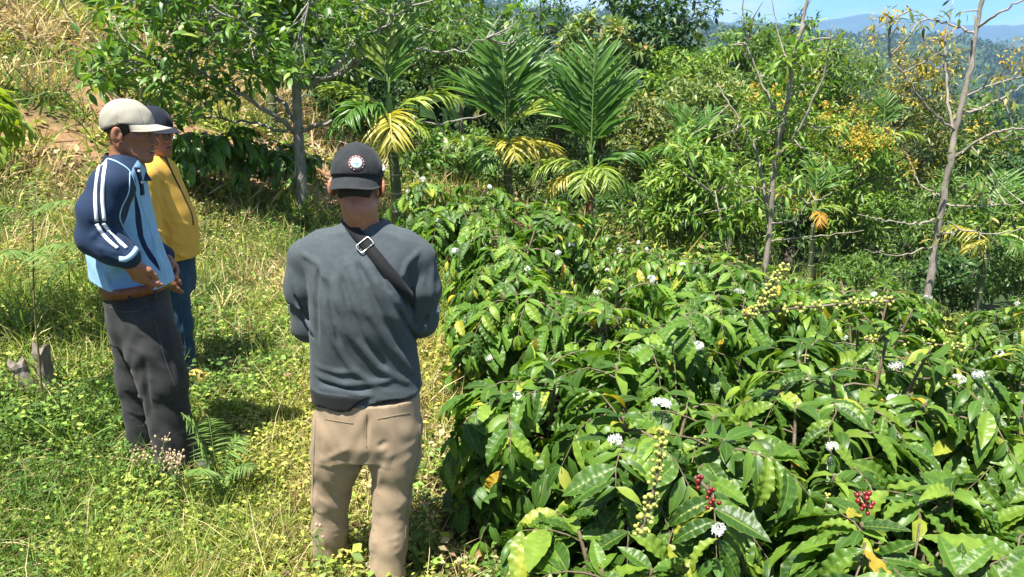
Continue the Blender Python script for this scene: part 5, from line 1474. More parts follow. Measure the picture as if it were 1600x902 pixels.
def ground_cover():
    rs = np.random.RandomState(11)
    # broad-leaved weeds
    mb = MB(); D = diamond()
    for (n, r0, r1, a0, a1, pw, nl, size, ht) in [(12500, .9, 4.5, -50, 26, 1.0, 7, .027, .13), (10500, 4.0, 9.5, -46, 22, 1.3, 6, .038, .15), (7500, 9.0, 22, -46, 8, 1.2, 6, .085, .22), (2600, 1.2, 9, -16, 46, 1.2, 7, .05, .16), (5000, 8, 24, 0, 46, 1.2, 7, .10, .4)]:
        x, y, r = polar(rs, n, r0, r1, a0, a1, pw); ok = cover_ok(x, y, rs); x, y = x[ok], y[ok]; n = len(x)
        h = ht * rs.uniform(.25, 1.0, n) ** 1.3 * (1 + .7 * np.clip(wob(x, y, .8, 6, 21), -1, 1))
        col = tone(x, y, rs, n, .85)
        px = np.repeat(x, nl); py = np.repeat(y, nl); N_ = n * nl
        d = rnd_unit(N_, rs); d[:, 2] = np.abs(d[:, 2]) * .35 - .05; d = nrm(d)
        hh = np.repeat(h, nl) * rs.uniform(.25, 1.0, N_)
        ox = d[:, :2] * (rs.uniform(.1, .8, N_) * size * 1.1)[:, None]
        pos = np.stack([px + ox[:, 0], py + ox[:, 1], ground_z(px + ox[:, 0], py + ox[:, 1]) + hh], 1)
        V, F, idx = place(D, frames(d, np.array([0, 0, 1.]) + rs.normal(0, .38, (N_, 3))), pos, size * rs.uniform(.5, 1.35, N_))
        c = np.repeat(col, nl, 0) * rs.uniform(.5, 1.55, (N_, 1)); mb.add(V, F, col=c[idx])
    o = mb.build('low_weeds', attr_mat('weed_leaf', .6, .3, .3)); tag(o, None, None, None, 'stuff')
    # grass blades
    mb = MB(); B = blade()
    for (n, r0, r1, a0, a1, pw, nb, ln, wd, sh) in [(13000, .8, 4.5, -50, 26, 1.0, 6, .155, .0046, .25), (9500, 4.0, 9.5, -46, 24, 1.3, 6, .25, .0085, .42), (8500, 9.0, 24, -48, 8, 1.2, 6, .42, .02, .55), (1500, 8, 26, 5, 46, 1.2, 6, .5, .025, 1.2)]:
        x, y, r = polar(rs, n, r0, r1, a0, a1, pw); ok = cover_ok(x, y, rs); x, y = x[ok], y[ok]; n = len(x); N_ = n * nb
        col = np.repeat(tone(x, y, rs, n, sh), nb, 0) * rs.uniform(.6, 1.4, (N_, 1))
        px = np.repeat(x, nb) + rs.normal(0, ln * .12, N_); py = np.repeat(y, nb) + rs.normal(0, ln * .12, N_)
        d = nrm(np.stack([rs.normal(0, .55, N_), rs.normal(0, .55, N_), rs.uniform(.35, 1.2, N_)], 1))
        big = np.repeat(ln * rs.uniform(.5, 1.5, n) * (1 + .4 * np.clip(wob(x, y, 1.4, 6, 25), -1, 1)), nb)
        R = frames(d, np.stack([rs.normal(0, 1, N_), rs.normal(0, 1, N_), .4 + 0 * px], 1))
        V, F, idx = place(B, R, np.stack([px, py, ground_z(px, py) - .01], 1), np.stack([np.full(N_, wd) * rs.uniform(.7, 1.3, N_), big * rs.uniform(.6, 1.2, N_), big], 1))
        mb.add(V, F, col=col[idx])
    # thin dry stalks lying across the growth
    n = 7000; x, y, r = polar(rs, n, 1.0, 7.5, -50, 20, 1.2); ok = cover_ok(x, y, rs); x, y = x[ok], y[ok]; n = len(x)
    d = nrm(np.stack([rs.normal(0, 1, n), rs.normal(0, 1, n), rs.uniform(.05, .7, n)], 1)); ln = rs.uniform(.12, .42, n)
    V, F, idx = place(B, frames(d, np.array([0, 0, 1.]) + rs.normal(0, .3, (n, 3))), np.stack([x, y, ground_z(x, y) + .03], 1), np.stack([np.full(n, .0036), ln, ln], 1))
    mb.add(V, F, col=(np.array(CG['straw']) * rs.uniform(.6, 1.2, (n, 1)))[idx])
    o = mb.build('grass', attr_mat('grass_blade', .55, .3, .3)); tag(o, None, None, None, 'stuff')
    # dead brown growth on the bank
    mb = MB(); n = 9000; x = rs.uniform(-12, 2.0, n); y = rs.uniform(9.6, 22, n); k = (dry_mask(x, y) > rs.uniform(.15, .9, n)) & (soil_mask(x, y) < rs.uniform(.15, .8, n)); x, y = x[k], y[k]; n = len(x)
    d = nrm(np.stack([rs.normal(0, 1, n), rs.normal(0, 1, n), rs.uniform(-.1, .9, n)], 1)); ln = rs.uniform(.25, .9, n)
    C = np.array([(0.30, 0.19, 0.105), (0.20, 0.125, 0.075), (0.40, 0.29, 0.17), (0.26, 0.22, 0.18)])[rs.randint(0, 4, n)] * rs.uniform(.7, 1.2, (n, 1))
    V, F, idx = place(B, frames(d, np.array([0, 0, 1.]) + rs.normal(0, .5, (n, 3))), np.stack([x, y, ground_z(x, y) + .04], 1), np.stack([rs.uniform(.012, .05, n), ln, ln], 1))
    mb.add(V, F, col=C[idx])
    o = mb.build('dead_grass', attr_mat('dead_blade', .8, .1, .15)); tag(o, None, None, None, 'stuff')
    # leaf litter under the coffee
    mb = MB(); n = 5000; x, y, r = polar(rs, n, 1.2, 9, -14, 46, 1.2)
    d = rnd_unit(n, rs); d[:, 2] *= .15
    C = np.array([(0.15, 0.085, 0.045), (0.10, 0.06, 0.035), (0.24, 0.15, 0.07)])[rs.randint(0, 3, n)]
    V, F, idx = place(D, frames(d, np.array([0, 0, 1.]) + rs.normal(0, .25, (n, 3))), np.stack([x, y, ground_z(x, y) + .015], 1), rs.uniform(.06, .14, n))
    mb.add(V, F, col=C[idx]); o = mb.build('leaf_litter', attr_mat('dead_leaf', .8, .15, .1)); tag(o, None, None, None, 'stuff')

# ---------------------------------------------------------------- ferns, weeds, stump
M_fern = leaf_mat('fern_green', [(0, (0.11, 0.20, 0.045)), (1, (0.18, 0.27, 0.07))], .55, .3, .35)
M_stalk = plain_mat('fern_stalk', (0.16, 0.13, 0.05), .7, .2)
FPIN = leaf_tpl(4, 1, .15, .5, .1, wide=.4)
def fern(base, fronds, label, seed, stalk=None):
    rs = np.random.RandomState(seed); root = thing('fern', label, 'fern', base, 'ferns in the weeds'); base = np.asarray(base, float)
    if stalk is not None:
        V, F = tube(smooth_path(stalk, 6), np.linspace(.006, .003, 6 * (len(stalk) - 1) + 1), 5); part('stalk', V, F, M_stalk, root)
    for (p0, p1, sag, wid) in fronds:
        p0, p1 = np.asarray(p0, float), np.asarray(p1, float); L = np.linalg.norm(p1 - p0)
        p = smooth_path([p0, (p0 + p1) / 2 + np.array([0, 0, sag]), p1], 14); n = len(p); T = nrm(np.gradient(p, axis=0)); side = nrm(np.cross(T, (0, 0, 1)))
        mb = MB(); V, F = tube(p, np.linspace(.003, .001, n), 4); mb.add(V, F, rnd=.2)
        q, R_, s_ = [], [], []
        for i in range(3, n):
            f = i / (n - 1); w = wid * (math.sin(math.pi * min(1, .22 + .76 * f)) ** .8) * rs.uniform(.9, 1.1)
            for sg in (-1, 1):
                q.append(p[i]); R_.append(side[i] * sg + T[i] * .4 + np.array([0, 0, -.2]) + rs.normal(0, .1, 3)); s_.append(w)
        q = np.array(q); V, F, idx = place(FPIN, frames(np.array(R_), np.array([0, 0, 1.]) + rs.normal(0, .25, (len(q), 3))), q, np.stack([np.array(s_) * .75, s_, s_], 1)); mb.add(V, F, rnd=rs.uniform(0, 1, len(q))[idx])
        mb.build('frond', M_fern, root)
    return root
M_weed = leaf_mat('weed_green', [(0, (0.07, 0.15, 0.03)), (.6, (0.14, 0.23, 0.045)), (1, (0.28, 0.29, 0.06))], .5, .35, .35)
M_seed = plain_mat('dry_seed_head', (0.42, 0.32, 0.20), .9, .1, var=.4)
M_straw = plain_mat('straw', (0.44, 0.35, 0.17), .8, .15)
WEEDL = leaf_tpl(5, 1, .48, .5, .15)
def weed(x, y, h, nst, label, seed, leaf=.055, seeds=0, spread=.35):
    rs = np.random.RandomState(seed); g = float(ground_z(x, y)); base = np.array([x, y, g]); root = thing('weed', label, 'weed', base, 'leafy weeds in the grass')
    st = MB(); q, d_, s_ = [], [], []; tips = []
    for k in range(nst):
        a = rs.uniform(0, 6.28); sp = h * spread * rs.uniform(.2, 1); hh = h * rs.uniform(.6, 1)
        p = smooth_path([base + np.array([0, 0, -.01]), base + np.array([sp * .4 * math.cos(a), sp * .4 * math.sin(a), hh * .5]), base + np.array([sp * math.cos(a), sp * math.sin(a), hh])], 6)
        V, F = tube(p, np.linspace(.0035, .0015, len(p)), 4, False); st.add(V, F); tips.append(p[-1])
        for i in range(2, len(p)):
            for sg in range(2):
                b = rs.uniform(0, 6.28); q.append(p[i]); d_.append((math.cos(b), math.sin(b), rs.uniform(-.3, .35))); s_.append(leaf * rs.uniform(.6, 1.2) * (1.1 - .5 * i / len(p)))
    st.build('stem', M_greenstem, root, 'stuff')
    q = np.array(q); R = frames(np.array(d_), np.array([0, 0, 1.]) + rs.normal(0, .25, (len(q), 3)))
    V, F, idx = place(WEEDL, R, q, np.array(s_)); part('foliage', V, [F], M_weed, root, {'rnd': rs.uniform(0, 1, len(q))[idx]}, True, 'stuff')
    if seeds:
        mb = MB(); Vs, Fs = sphere(1.0, 6, 4)
        for t in tips:
            for k in range(seeds):
                o = rs.normal(0, .018, 3) + np.array([0, 0, .02]); V, F = tube(np.array([t, t + o]), .0008, 3, False); mb.add(V, F); mb.add(t + o + Vs * np.array([.0045, .0045, .006]) * rs.uniform(.7, 1.3), Fs)
        mb.build('seed_head', M_seed, root, 'stuff')
    return root
def stump(x, y):
    g = float(ground_z(x, y)); base = np.array([x, y, g]); root = thing('tree_stump', 'small weathered grey broken stump with a leaning split piece in the grass', 'stump', base)
    rs = np.random.RandomState(4); m = bark_mat('weathered_wood', (0.11, 0.09, 0.07), (0.26, 0.22, 0.18), 30)
    for name, off, hgt, r, lean in (('stump_post', (0, 0, 0), .30, .036, .0), ('split_piece', (-.08, .0, 0), .21, .034, -.07)):
        ns, nl = 12, 9; th = np.linspace(0, 2 * np.pi, ns, endpoint=False); V = []
        for i in range(nl):
            t = i / (nl - 1); rr = r * (1.25 - .3 * t + .25 * (t > .82)) * (1 + .12 * np.sin(th * 3 + off[0] * 60) + .06 * rs.normal(size=ns))
            z = hgt * t + (t == 1) * .02 * np.sin(th * 2 + 1) + .012 * (t > .8) * rs.normal(size=ns)
            V.append(np.stack([base[0] + off[0] + lean * t + rr * np.cos(th), base[1] + off[1] + rr * np.sin(th), g - .03 + z], 1))
        V = np.concatenate(V + [np.array([[base[0] + off[0] + lean, base[1] + off[1], g - .04 + hgt]])])
        i = np.arange(nl - 1)[:, None] * ns; j = np.arange(ns)[None]; j2 = (j + 1) % ns
        F = [np.stack([i + j, i + j2, i + ns + j2, i + ns + j], -1).reshape(-1, 4), np.stack([np.full(ns, len(V) - 1), (nl - 1) * ns + np.arange(ns), (nl - 1) * ns + (np.arange(ns) + 1) % ns], 1)]
        part(name, V, F, m, root, smooth=False)
def dead_frond(p0, p1, label, seed, n=16, ln=.28):
    """dry fallen palm leaf, curled leaflets"""
    rs = np.random.RandomState(seed); p0, p1 = np.asarray(p0, float), np.asarray(p1, float)
    root = thing('fallen_frond', label, 'palm leaf', p0, 'dry palm leaves on the ground'); m = plain_mat('dry_palm_leaf', (0.50, 0.35, 0.20), .8, .2, var=.35, scale=14)
    p = smooth_path([p0, (p0 + p1) / 2 + np.array([0, 0, .06]), p1], 8); V, F = tube(p, np.linspace(.018, .006, len(p)), 5); part('rachis', V, F, m, root)
    T = nrm(np.gradient(p, axis=0)); tp = leaf_tpl(5, 1, .2, 1.3, .5)
    me = np_mesh('leaflet', tp[0], [tp[1]], m)
    for k in range(n):
        i = int((k + .5) / n * (len(p) - 1)); s = nrm(np.cross(T[i], (0, 0, 1)))
        for sg in (-1, 1):
            R = frames((s * sg + T[i] * .7 + np.array([0, 0, rs.uniform(.1, .7)]))[None], (np.array([0, 0, 1.]) + rs.normal(0, .3, 3))[None])[0]
            o = bpy.data.objects.new('leaflet', me); o.parent = root; o.matrix_local = mat4(R, p[i] - p0, (ln * 1.2, ln * rs.uniform(.7, 1.1), ln)); COL.objects.link(o)
# ================================================================ build: large structure first
build_ground()
build_mountains()

# ---- far wood: one mass of crowns on the valley sides
def far_wood():
    rs = np.random.RandomState(8)
    m_far = leaf_mat('far_canopy', [(0, (0.020, 0.050, 0.014)), (.5, (0.040, 0.085, 0.020)), (.85, (0.075, 0.12, 0.030)), (1, (0.13, 0.13, 0.05))], .7, .2, .2)
    for (n, r0, r1, a0, a1, k, cr, ls) in [(340, 30, 90, -16, 42, 150, 2.4, .85), (700, 80, 330, -24, 42, 70, 3.9, 1.9), (3000, 300, 2000, -38, 42, 20, 8.0, 7.0)]:
        x, y, r = polar(rs, n, r0, r1, a0, a1, 1.2)
        keep = ~((np.abs(np.degrees(np.arctan2(x, y)) - 29) < 6) & (r < 60)); x, y = x[keep], y[keep]; n = len(x)
        sz = cr * rs.uniform(.6, 1.35, n); z = ground_z(x, y) + sz * 1.1 + np.where(r[keep] < 90, rs.uniform(0, 2.5, n), 0)
        c = np.repeat(np.stack([x, y, z], 1), k, 0); s = np.repeat(sz, k); N_ = n * k
        d = rnd_unit(N_, rs); d[:, 2] = np.abs(d[:, 2]) * 1.0 - .25
        lob = 1 + .25 * np.sin(d[:, 0] * 5 + c[:, 0]) * np.cos(d[:, 1] * 4 + c[:, 1])
        p = c + d * (s * lob * rs.uniform(.7, 1.0, N_))[:, None] * np.array([1, 1, .95])
        R = frames(nrm(np.cross(d, rnd_unit(N_, rs)) + .3 * d), d + rs.normal(0, .45, (N_, 3)))
        V, F, idx = place(diamond() + (None, None), R, p, ls * rs.uniform(.6, 1.3, N_) * np.array(1.0))
        tint = np.clip(np.repeat(rs.uniform(0, 1, n), k) + rs.normal(0, .18, N_), 0, 1)
        o = link('far_wood', np_mesh('far_wood', V, [F], m_far, {'rnd': tint[idx]})); tag(o, None, None, None, 'stuff')
far_wood()
build_haze()

# ---- coffee positions first, so that little grows beneath the bushes
CB = [  # x, y, height, radius, seed, leaf, kind, flowers, berries, label
    (0.58, 2.72, 1.02, .80, 1, .185, 'a', 2, 7, 'glossy coffee bush with drooping wavy leaves close beside the man in khaki trousers'),
    (1.42, 2.12, 1.02, .82, 2, .200, 'a', 2, 6, 'coffee bush with the largest dark glossy leaves and long yellow-green berry spike'),
    (1.62, 3.25, 1.26, .88, 3, .190, 'a', 2, 7, 'tall coffee bush whose arching branch carries pale berries and yellowed leaves'),
    (2.30, 2.75, 1.20, .80, 4, .195, 'a', 1, 5, 'coffee bush at the outer end of the front row, beyond the berry spike bush'),
    (0.62, 4.00, .98, .85, 5, .175, 'b', 1, 5, 'bright green spreading coffee bush just behind the one beside the khaki trousers'),
    (2.15, 4.35, 1.22, .85, 6, .180, 'a', 1, 6, 'coffee bush in the second row in front of the forked pale tree'),
    (3.15, 4.15, 1.30, .85, 7, .180, 'a', 1, 5, 'coffee bush with a horizontal berry twig in front of the leaning bare tree'),
    (-0.02, 5.35, .88, .72, 8, .160, 'b', 1, 5, 'low coffee bush bordering the grass behind the grey shirt'),
    (1.30, 5.45, 1.05, .85, 9, .165, 'b', 1, 5, 'middle-row coffee bush before the small white-flowered ones'),
    (2.75, 5.75, 1.10, .85, 10, .165, 'b', 1, 5, 'middle-row coffee bush below the bright green shrub'),
    (4.05, 5.60, 1.20, .85, 11, .165, 'a', 1, 5, 'coffee bush standing before the leaning bare tree trunk foot'),
    (-0.55, 7.15, .84, .78, 12, .170, 'b', 2, 6, 'tall coffee bush with long drooping leaves beside the yellow palm frond'),
    (0.32, 7.45, .82, .72, 13, .165, 'b', 2, 6, 'coffee bush with red berries beneath the middle areca palm'),
    (1.05, 7.20, .66, .62, 14, .120, 'c', 6, 2, 'small pale yellow-green coffee plant dotted with white flowers before the palm with reddish trunk foot'),
    (1.85, 7.45, .66, .62, 15, .120, 'c', 6, 2, 'small pale yellow-green coffee plant dotted with white flowers below the bright shrub'),
    (2.75, 7.60, .78, .66, 16, .125, 'c', 4, 2, 'small pale coffee plant at the foot of the forked pale tree'),
    (3.75, 7.40, .85, .80, 17, .140, 'b', 2, 3, 'coffee bush between the forked tree and the leaning tree'),
    (5.00, 7.10, 1.00, .85, 18, .145, 'b', 2, 3, 'coffee bush beyond the leaning tree beside the small yellow palm'),
    (0.14, 3.10, .84, .66, 19, .185, 'b', 1, 3, 'low coffee bush with hanging ribbed leaves squeezed between the khaki trousers and the glossy bush'),
    (0.34, 2.12, .66, .56, 20, .185, 'a', 1, 3, 'knee-high coffee bush in the weeds at the foot of the berry spike bush'),
    (0.06, 4.35, .86, .66, 21, .180, 'b', 1, 3, 'coffee bush edging the sunny grass beyond the grey sleeve'),
    (1.15, 2.75, 1.02, .70, 22, .185, 'a', 2, 4, 'coffee bush filling the gap between the glossy bush and the berry spike bush'),
    (1.35, 4.50, 1.10, .75, 23, .180, 'b', 1, 4, 'coffee bush in the second row behind the arching berry branch'),
    (3.05, 3.30, 1.25, .75, 24, .190, 'a', 1, 4, 'coffee bush behind the outer front-row bush'),
]
for b in CB: BUSHES.append((b[0], b[1], b[3]))
ground_cover()

# ---- people
man_grey(); man_blue(); man_yellow()

# ---- coffee
H_a = (leaf_data(COFFEE_HI, leaf_mat('coffee_leaf_dark', COFFEE_STOPS, .42, .38, .34, True, .75, spots=.5)), leaf_mat('coffee_leaf_dark_mass', COFFEE_STOPS, .42, .38, .34, False, .5))
H_b = (leaf_data(COFFEE_HI, leaf_mat('coffee_leaf_bright', [(p, tuple(v * 1.2 for v in c)) for p, c in COFFEE_STOPS], .45, .36, .38, True, .7)), leaf_mat('coffee_leaf_bright_mass', [(p, tuple(v * 1.2 for v in c)) for p, c in COFFEE_STOPS], .45, .36, .38, False, .5))
H_c = (leaf_data(COFFEE_MID, leaf_mat('coffee_leaf_pale', COFFEE_PALE, .4, .4, .36, True, .3)), leaf_mat('coffee_leaf_pale_mass', COFFEE_PALE, .4, .4, .36, False, .3))
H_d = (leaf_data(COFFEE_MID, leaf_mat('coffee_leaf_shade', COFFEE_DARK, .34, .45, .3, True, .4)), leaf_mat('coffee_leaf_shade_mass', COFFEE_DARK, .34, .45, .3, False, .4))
MK = {'a': H_a, 'b': H_b, 'c': H_c, 'd': H_d}
bush = {}
for (x, y, h, r, sd, lf, kd, nf, nb, lab) in CB:
    bush[sd] = coffee_bush(x, y, h, r, sd, lab, nst=6 if r > .7 else 4, leaf=lf * (.90 if y < 3 else .80), mats=MK[kd], flowers=nf, berries=nb, nobj=300 if y < 7.3 or kd == 'b' else 200, nbr=20)
# fruiting twigs
berry_branch(bush[2], [P(1000, 835, 1.86), P(1018, 780, 1.88), P(1030, 720, 1.92), P(1036, 670, 1.98)], 9, BERRY_G, seed=1)
berry_branch(bush[2], [P(1085, 745, 1.98), P(1110, 770, 1.95), P(1118, 800, 1.92)], 3, BERRY_R, seed=2)
berry_branch(bush[3], [P(1170, 494, 2.95), P(1195, 470, 2.93), P(1212, 435, 2.92), P(1232, 412, 2.92)], 10, BERRY_G, seed=3)
berry_branch(bush[3], [P(1160, 492, 2.95), P(1250, 481, 2.95), P(1340, 474, 3.0), P(1400, 470, 3.1)], 10, BERRY_G, seed=4)
berry_branch(bush[7], [P(1350, 530, 3.4), P(1430, 535, 3.4), P(1520, 545, 3.4)], 8, BERRY_G, seed=5)
berry_branch(bush[2], [P(1345, 772, 1.9), P(1352, 785, 1.9), P(1356, 800, 1.9)], 2, BERRY_R, seed=6)
berry_branch(bush[13], [P(800, 345, 7.0), P(815, 352, 6.95), P(830, 356, 6.95)], 4, BERRY_R, seed=7)
H_e = (leaf_data(COFFEE_MID, leaf_mat('coffee_leaf_backlit', [(0, (.16, .27, .035)), (1, (.36, .42, .06))], .45, .35, .42, True, .3)), leaf_mat('coffee_leaf_backlit_mass', [(0, (.16, .27, .035)), (1, (.36, .42, .06))], .45, .35, .42, False, .3))  # light through the edge sprig's leaves, put into a brighter lime colour
# shaded coffee behind the trunk of the broad-leaved tree, and the sunlit sprig at the edge
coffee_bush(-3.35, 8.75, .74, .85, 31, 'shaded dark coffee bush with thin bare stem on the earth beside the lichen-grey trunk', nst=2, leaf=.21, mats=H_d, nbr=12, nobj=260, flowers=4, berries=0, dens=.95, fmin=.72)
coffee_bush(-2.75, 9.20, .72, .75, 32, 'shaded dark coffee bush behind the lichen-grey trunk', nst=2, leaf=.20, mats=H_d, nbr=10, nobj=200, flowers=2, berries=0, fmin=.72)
coffee_bush(-3.24, 4.50, 1.74, .66, 33, 'sunlit lime-green coffee bush reaching in beside the bare earth path', nst=3, leaf=.15, mats=H_e, nbr=11, nobj=260, flowers=1, berries=0, fmin=.86)

# ---- the broad-leaved tree on the left
def near_tree():
    rs = np.random.RandomState(77); d = 8.9
    base = P(473, 364, d); base[2] = float(ground_z(base[0], base[1])) - .05
    root = thing('broadleaf_tree', 'broad-leaved tree with lichen-grey trunk and whorled leaves behind the standing men', 'tree', base)
    mb_ = bark_mat('lichen_grey_bark', (0.13, 0.12, 0.10), (0.34, 0.32, 0.28), 26, .7)
    tr = smooth_path([base, P(471, 290, d), P(466, 205, d), P(463, 110, d), P(466, 0, d), P(468, -160, d + .1), P(466, -330, d + .1)], 8)
    V, F = tube(tr, np.linspace(.072, .026, len(tr)), 10); part('trunk', V, F, mb_, root)
    L = [([(463, 207, 0), (425, 178, -.25), (365, 140, -.5), (300, 108, -.7), (235, 92, -.8)], .042), ([(464, 196, 0), (440, 160, .2), (405, 120, .5), (370, 60, .8), (330, 0, 1.0)], .036),
         ([(468, 205, 0), (520, 190, -.3), (600, 186, -.6), (690, 192, -.8), (760, 178, -.8)], .034), ([(466, 140, 0), (505, 124, -.15), (545, 106, -.3), (590, 55, -.6), (640, 10, -.8)], .045),
         ([(505, 124, -.15), (550, 70, .3), (575, 0, .6), (590, -80, .8)], .034), ([(545, 106, -.3), (620, 72, -.5), (700, 84, -.7), (760, 60, -.8)], .026), ([(460, 208, 0), (390, 192, .2), (310, 184, .3), (240, 196, .3)], .026),
         ([(463, 110, 0), (400, 50, -.5), (320, 10, -.9), (240, -20, -1.1)], .036), ([(466, 20, 0), (540, -40, -.3), (640, -80, -.6)], .034), ([(465, 10, 0), (380, -60, -.2), (280, -110, -.4)], .034),
         ([(466, -100, .1), (520, -200, .6), (600, -240, .9)], .03), ([(466, -120, .1), (400, -220, -.4), (320, -260, -.8)], .03), ([(465, 60, 0), (480, 10, -.9), (500, -40, -1.6)], .03), ([(600, 186, -.6), (660, 215, -.9), (720, 235, -1.0)], .016)]
    allp = [tr[16:]]
    for pts, r in L:
        p = smooth_path([P(a, b, d + dy) for a, b, dy in pts], 7); p[1:-1] += rs.normal(0, .012, p[1:-1].shape)
        V, F = tube(p, np.linspace(r, r * .22, len(p)) * .8, 7); part('branch', V, F, mb_, root); allp.append(p[6:])
    allp = np.concatenate(allp)
    cl = []
    def fill(n, x0, x1, y0, y1, d0, d1, hole=None):
        k = 0
        while k < n:
            a, b = rs.uniform(x0, x1), rs.uniform(y0, y1)
            if hole and hole(a, b): continue
            cl.append(P(a, b, rs.uniform(d0, d1))); k += 1
    gap = lambda a, b: (370 < a < 470 and 130 < b < 215) or (a < 190 and b > 150) or (a < 160 and b < 60) or (300 < a and b > 160)
    fill(155, 128, 478, -30, 190, d - 1.3, d + .9, gap); fill(45, 200, 470, -160, -20, d - 1.2, d + 1.2)
    g2 = lambda a, b: (b > 140 and a > 740) or (480 < a < 560 and 90 < b < 180) or (b > 200 and a < 640) or rs.uniform() < .25 * (b > 120) or (530 < a < 705 and 70 < b < 185 and rs.uniform() < .8)
    fill(46, 478, 640, -10, 130, d - 1.0, d + 1.0, g2); fill(16, 600, 850, -20, 70, d - .8, d + .8); fill(12, 610, 730, 190, 250, d - 1.2, d - .6); fill(50, 470, 760, -200, -5, d - 1.0, d + 1.2)
    cl = np.array(cl); tw = MB()
    for c in cl:
        q = allp[np.argmin(((allp - c) ** 2).sum(1) + .15 * (allp[:, 2] > c[2] + .1))]; twig_to(tw, q, c, .009, .004, rs, .04)
    tw.build('twig', mb_, root, 'stuff')
    left = cl[:, 0] < P(478, 100, d)[0]
    st = [(0, (0.055, 0.135, 0.026)), (.5, (0.11, 0.22, 0.04)), (.85, (0.19, 0.31, 0.06)), (1, (0.30, 0.36, 0.08))]
    mo, mj = leaf_mat('broad_leaf', st, .38, .45, .34, True), leaf_mat('broad_leaf_mass', st, .38, .45, .34, False)
    tp = [leaf_tpl(7, 2, .36, .5, .18), leaf_tpl(7, 2, .40, .9, .12), leaf_tpl(7, 2, .34, .2, .25)]; data = leaf_data(tp, mo)
    Pz = [np.concatenate(v) for v in zip(clump_leaves(cl[left], 16, .165, .20, rs, .35, .2, .0), clump_leaves(cl[~left], 17, .125, .22, rs, .3, .2, .2))]
    rank = visible_rank(Pz[0] + Pz[1][:, :, 1] * Pz[2][:, None] * .5, Pz[2], 14.0); od = np.argsort(-rank)
    leaf_objects(root, data, Pz[0], Pz[1], np.repeat(Pz[2][:, None], 3, 1), od[:300])
    rest = od[300:]; leaf_cloud(root, 'crown', OVAL, (Pz[0][rest], Pz[1][rest], Pz[2][rest]), mj, rs)
near_tree()

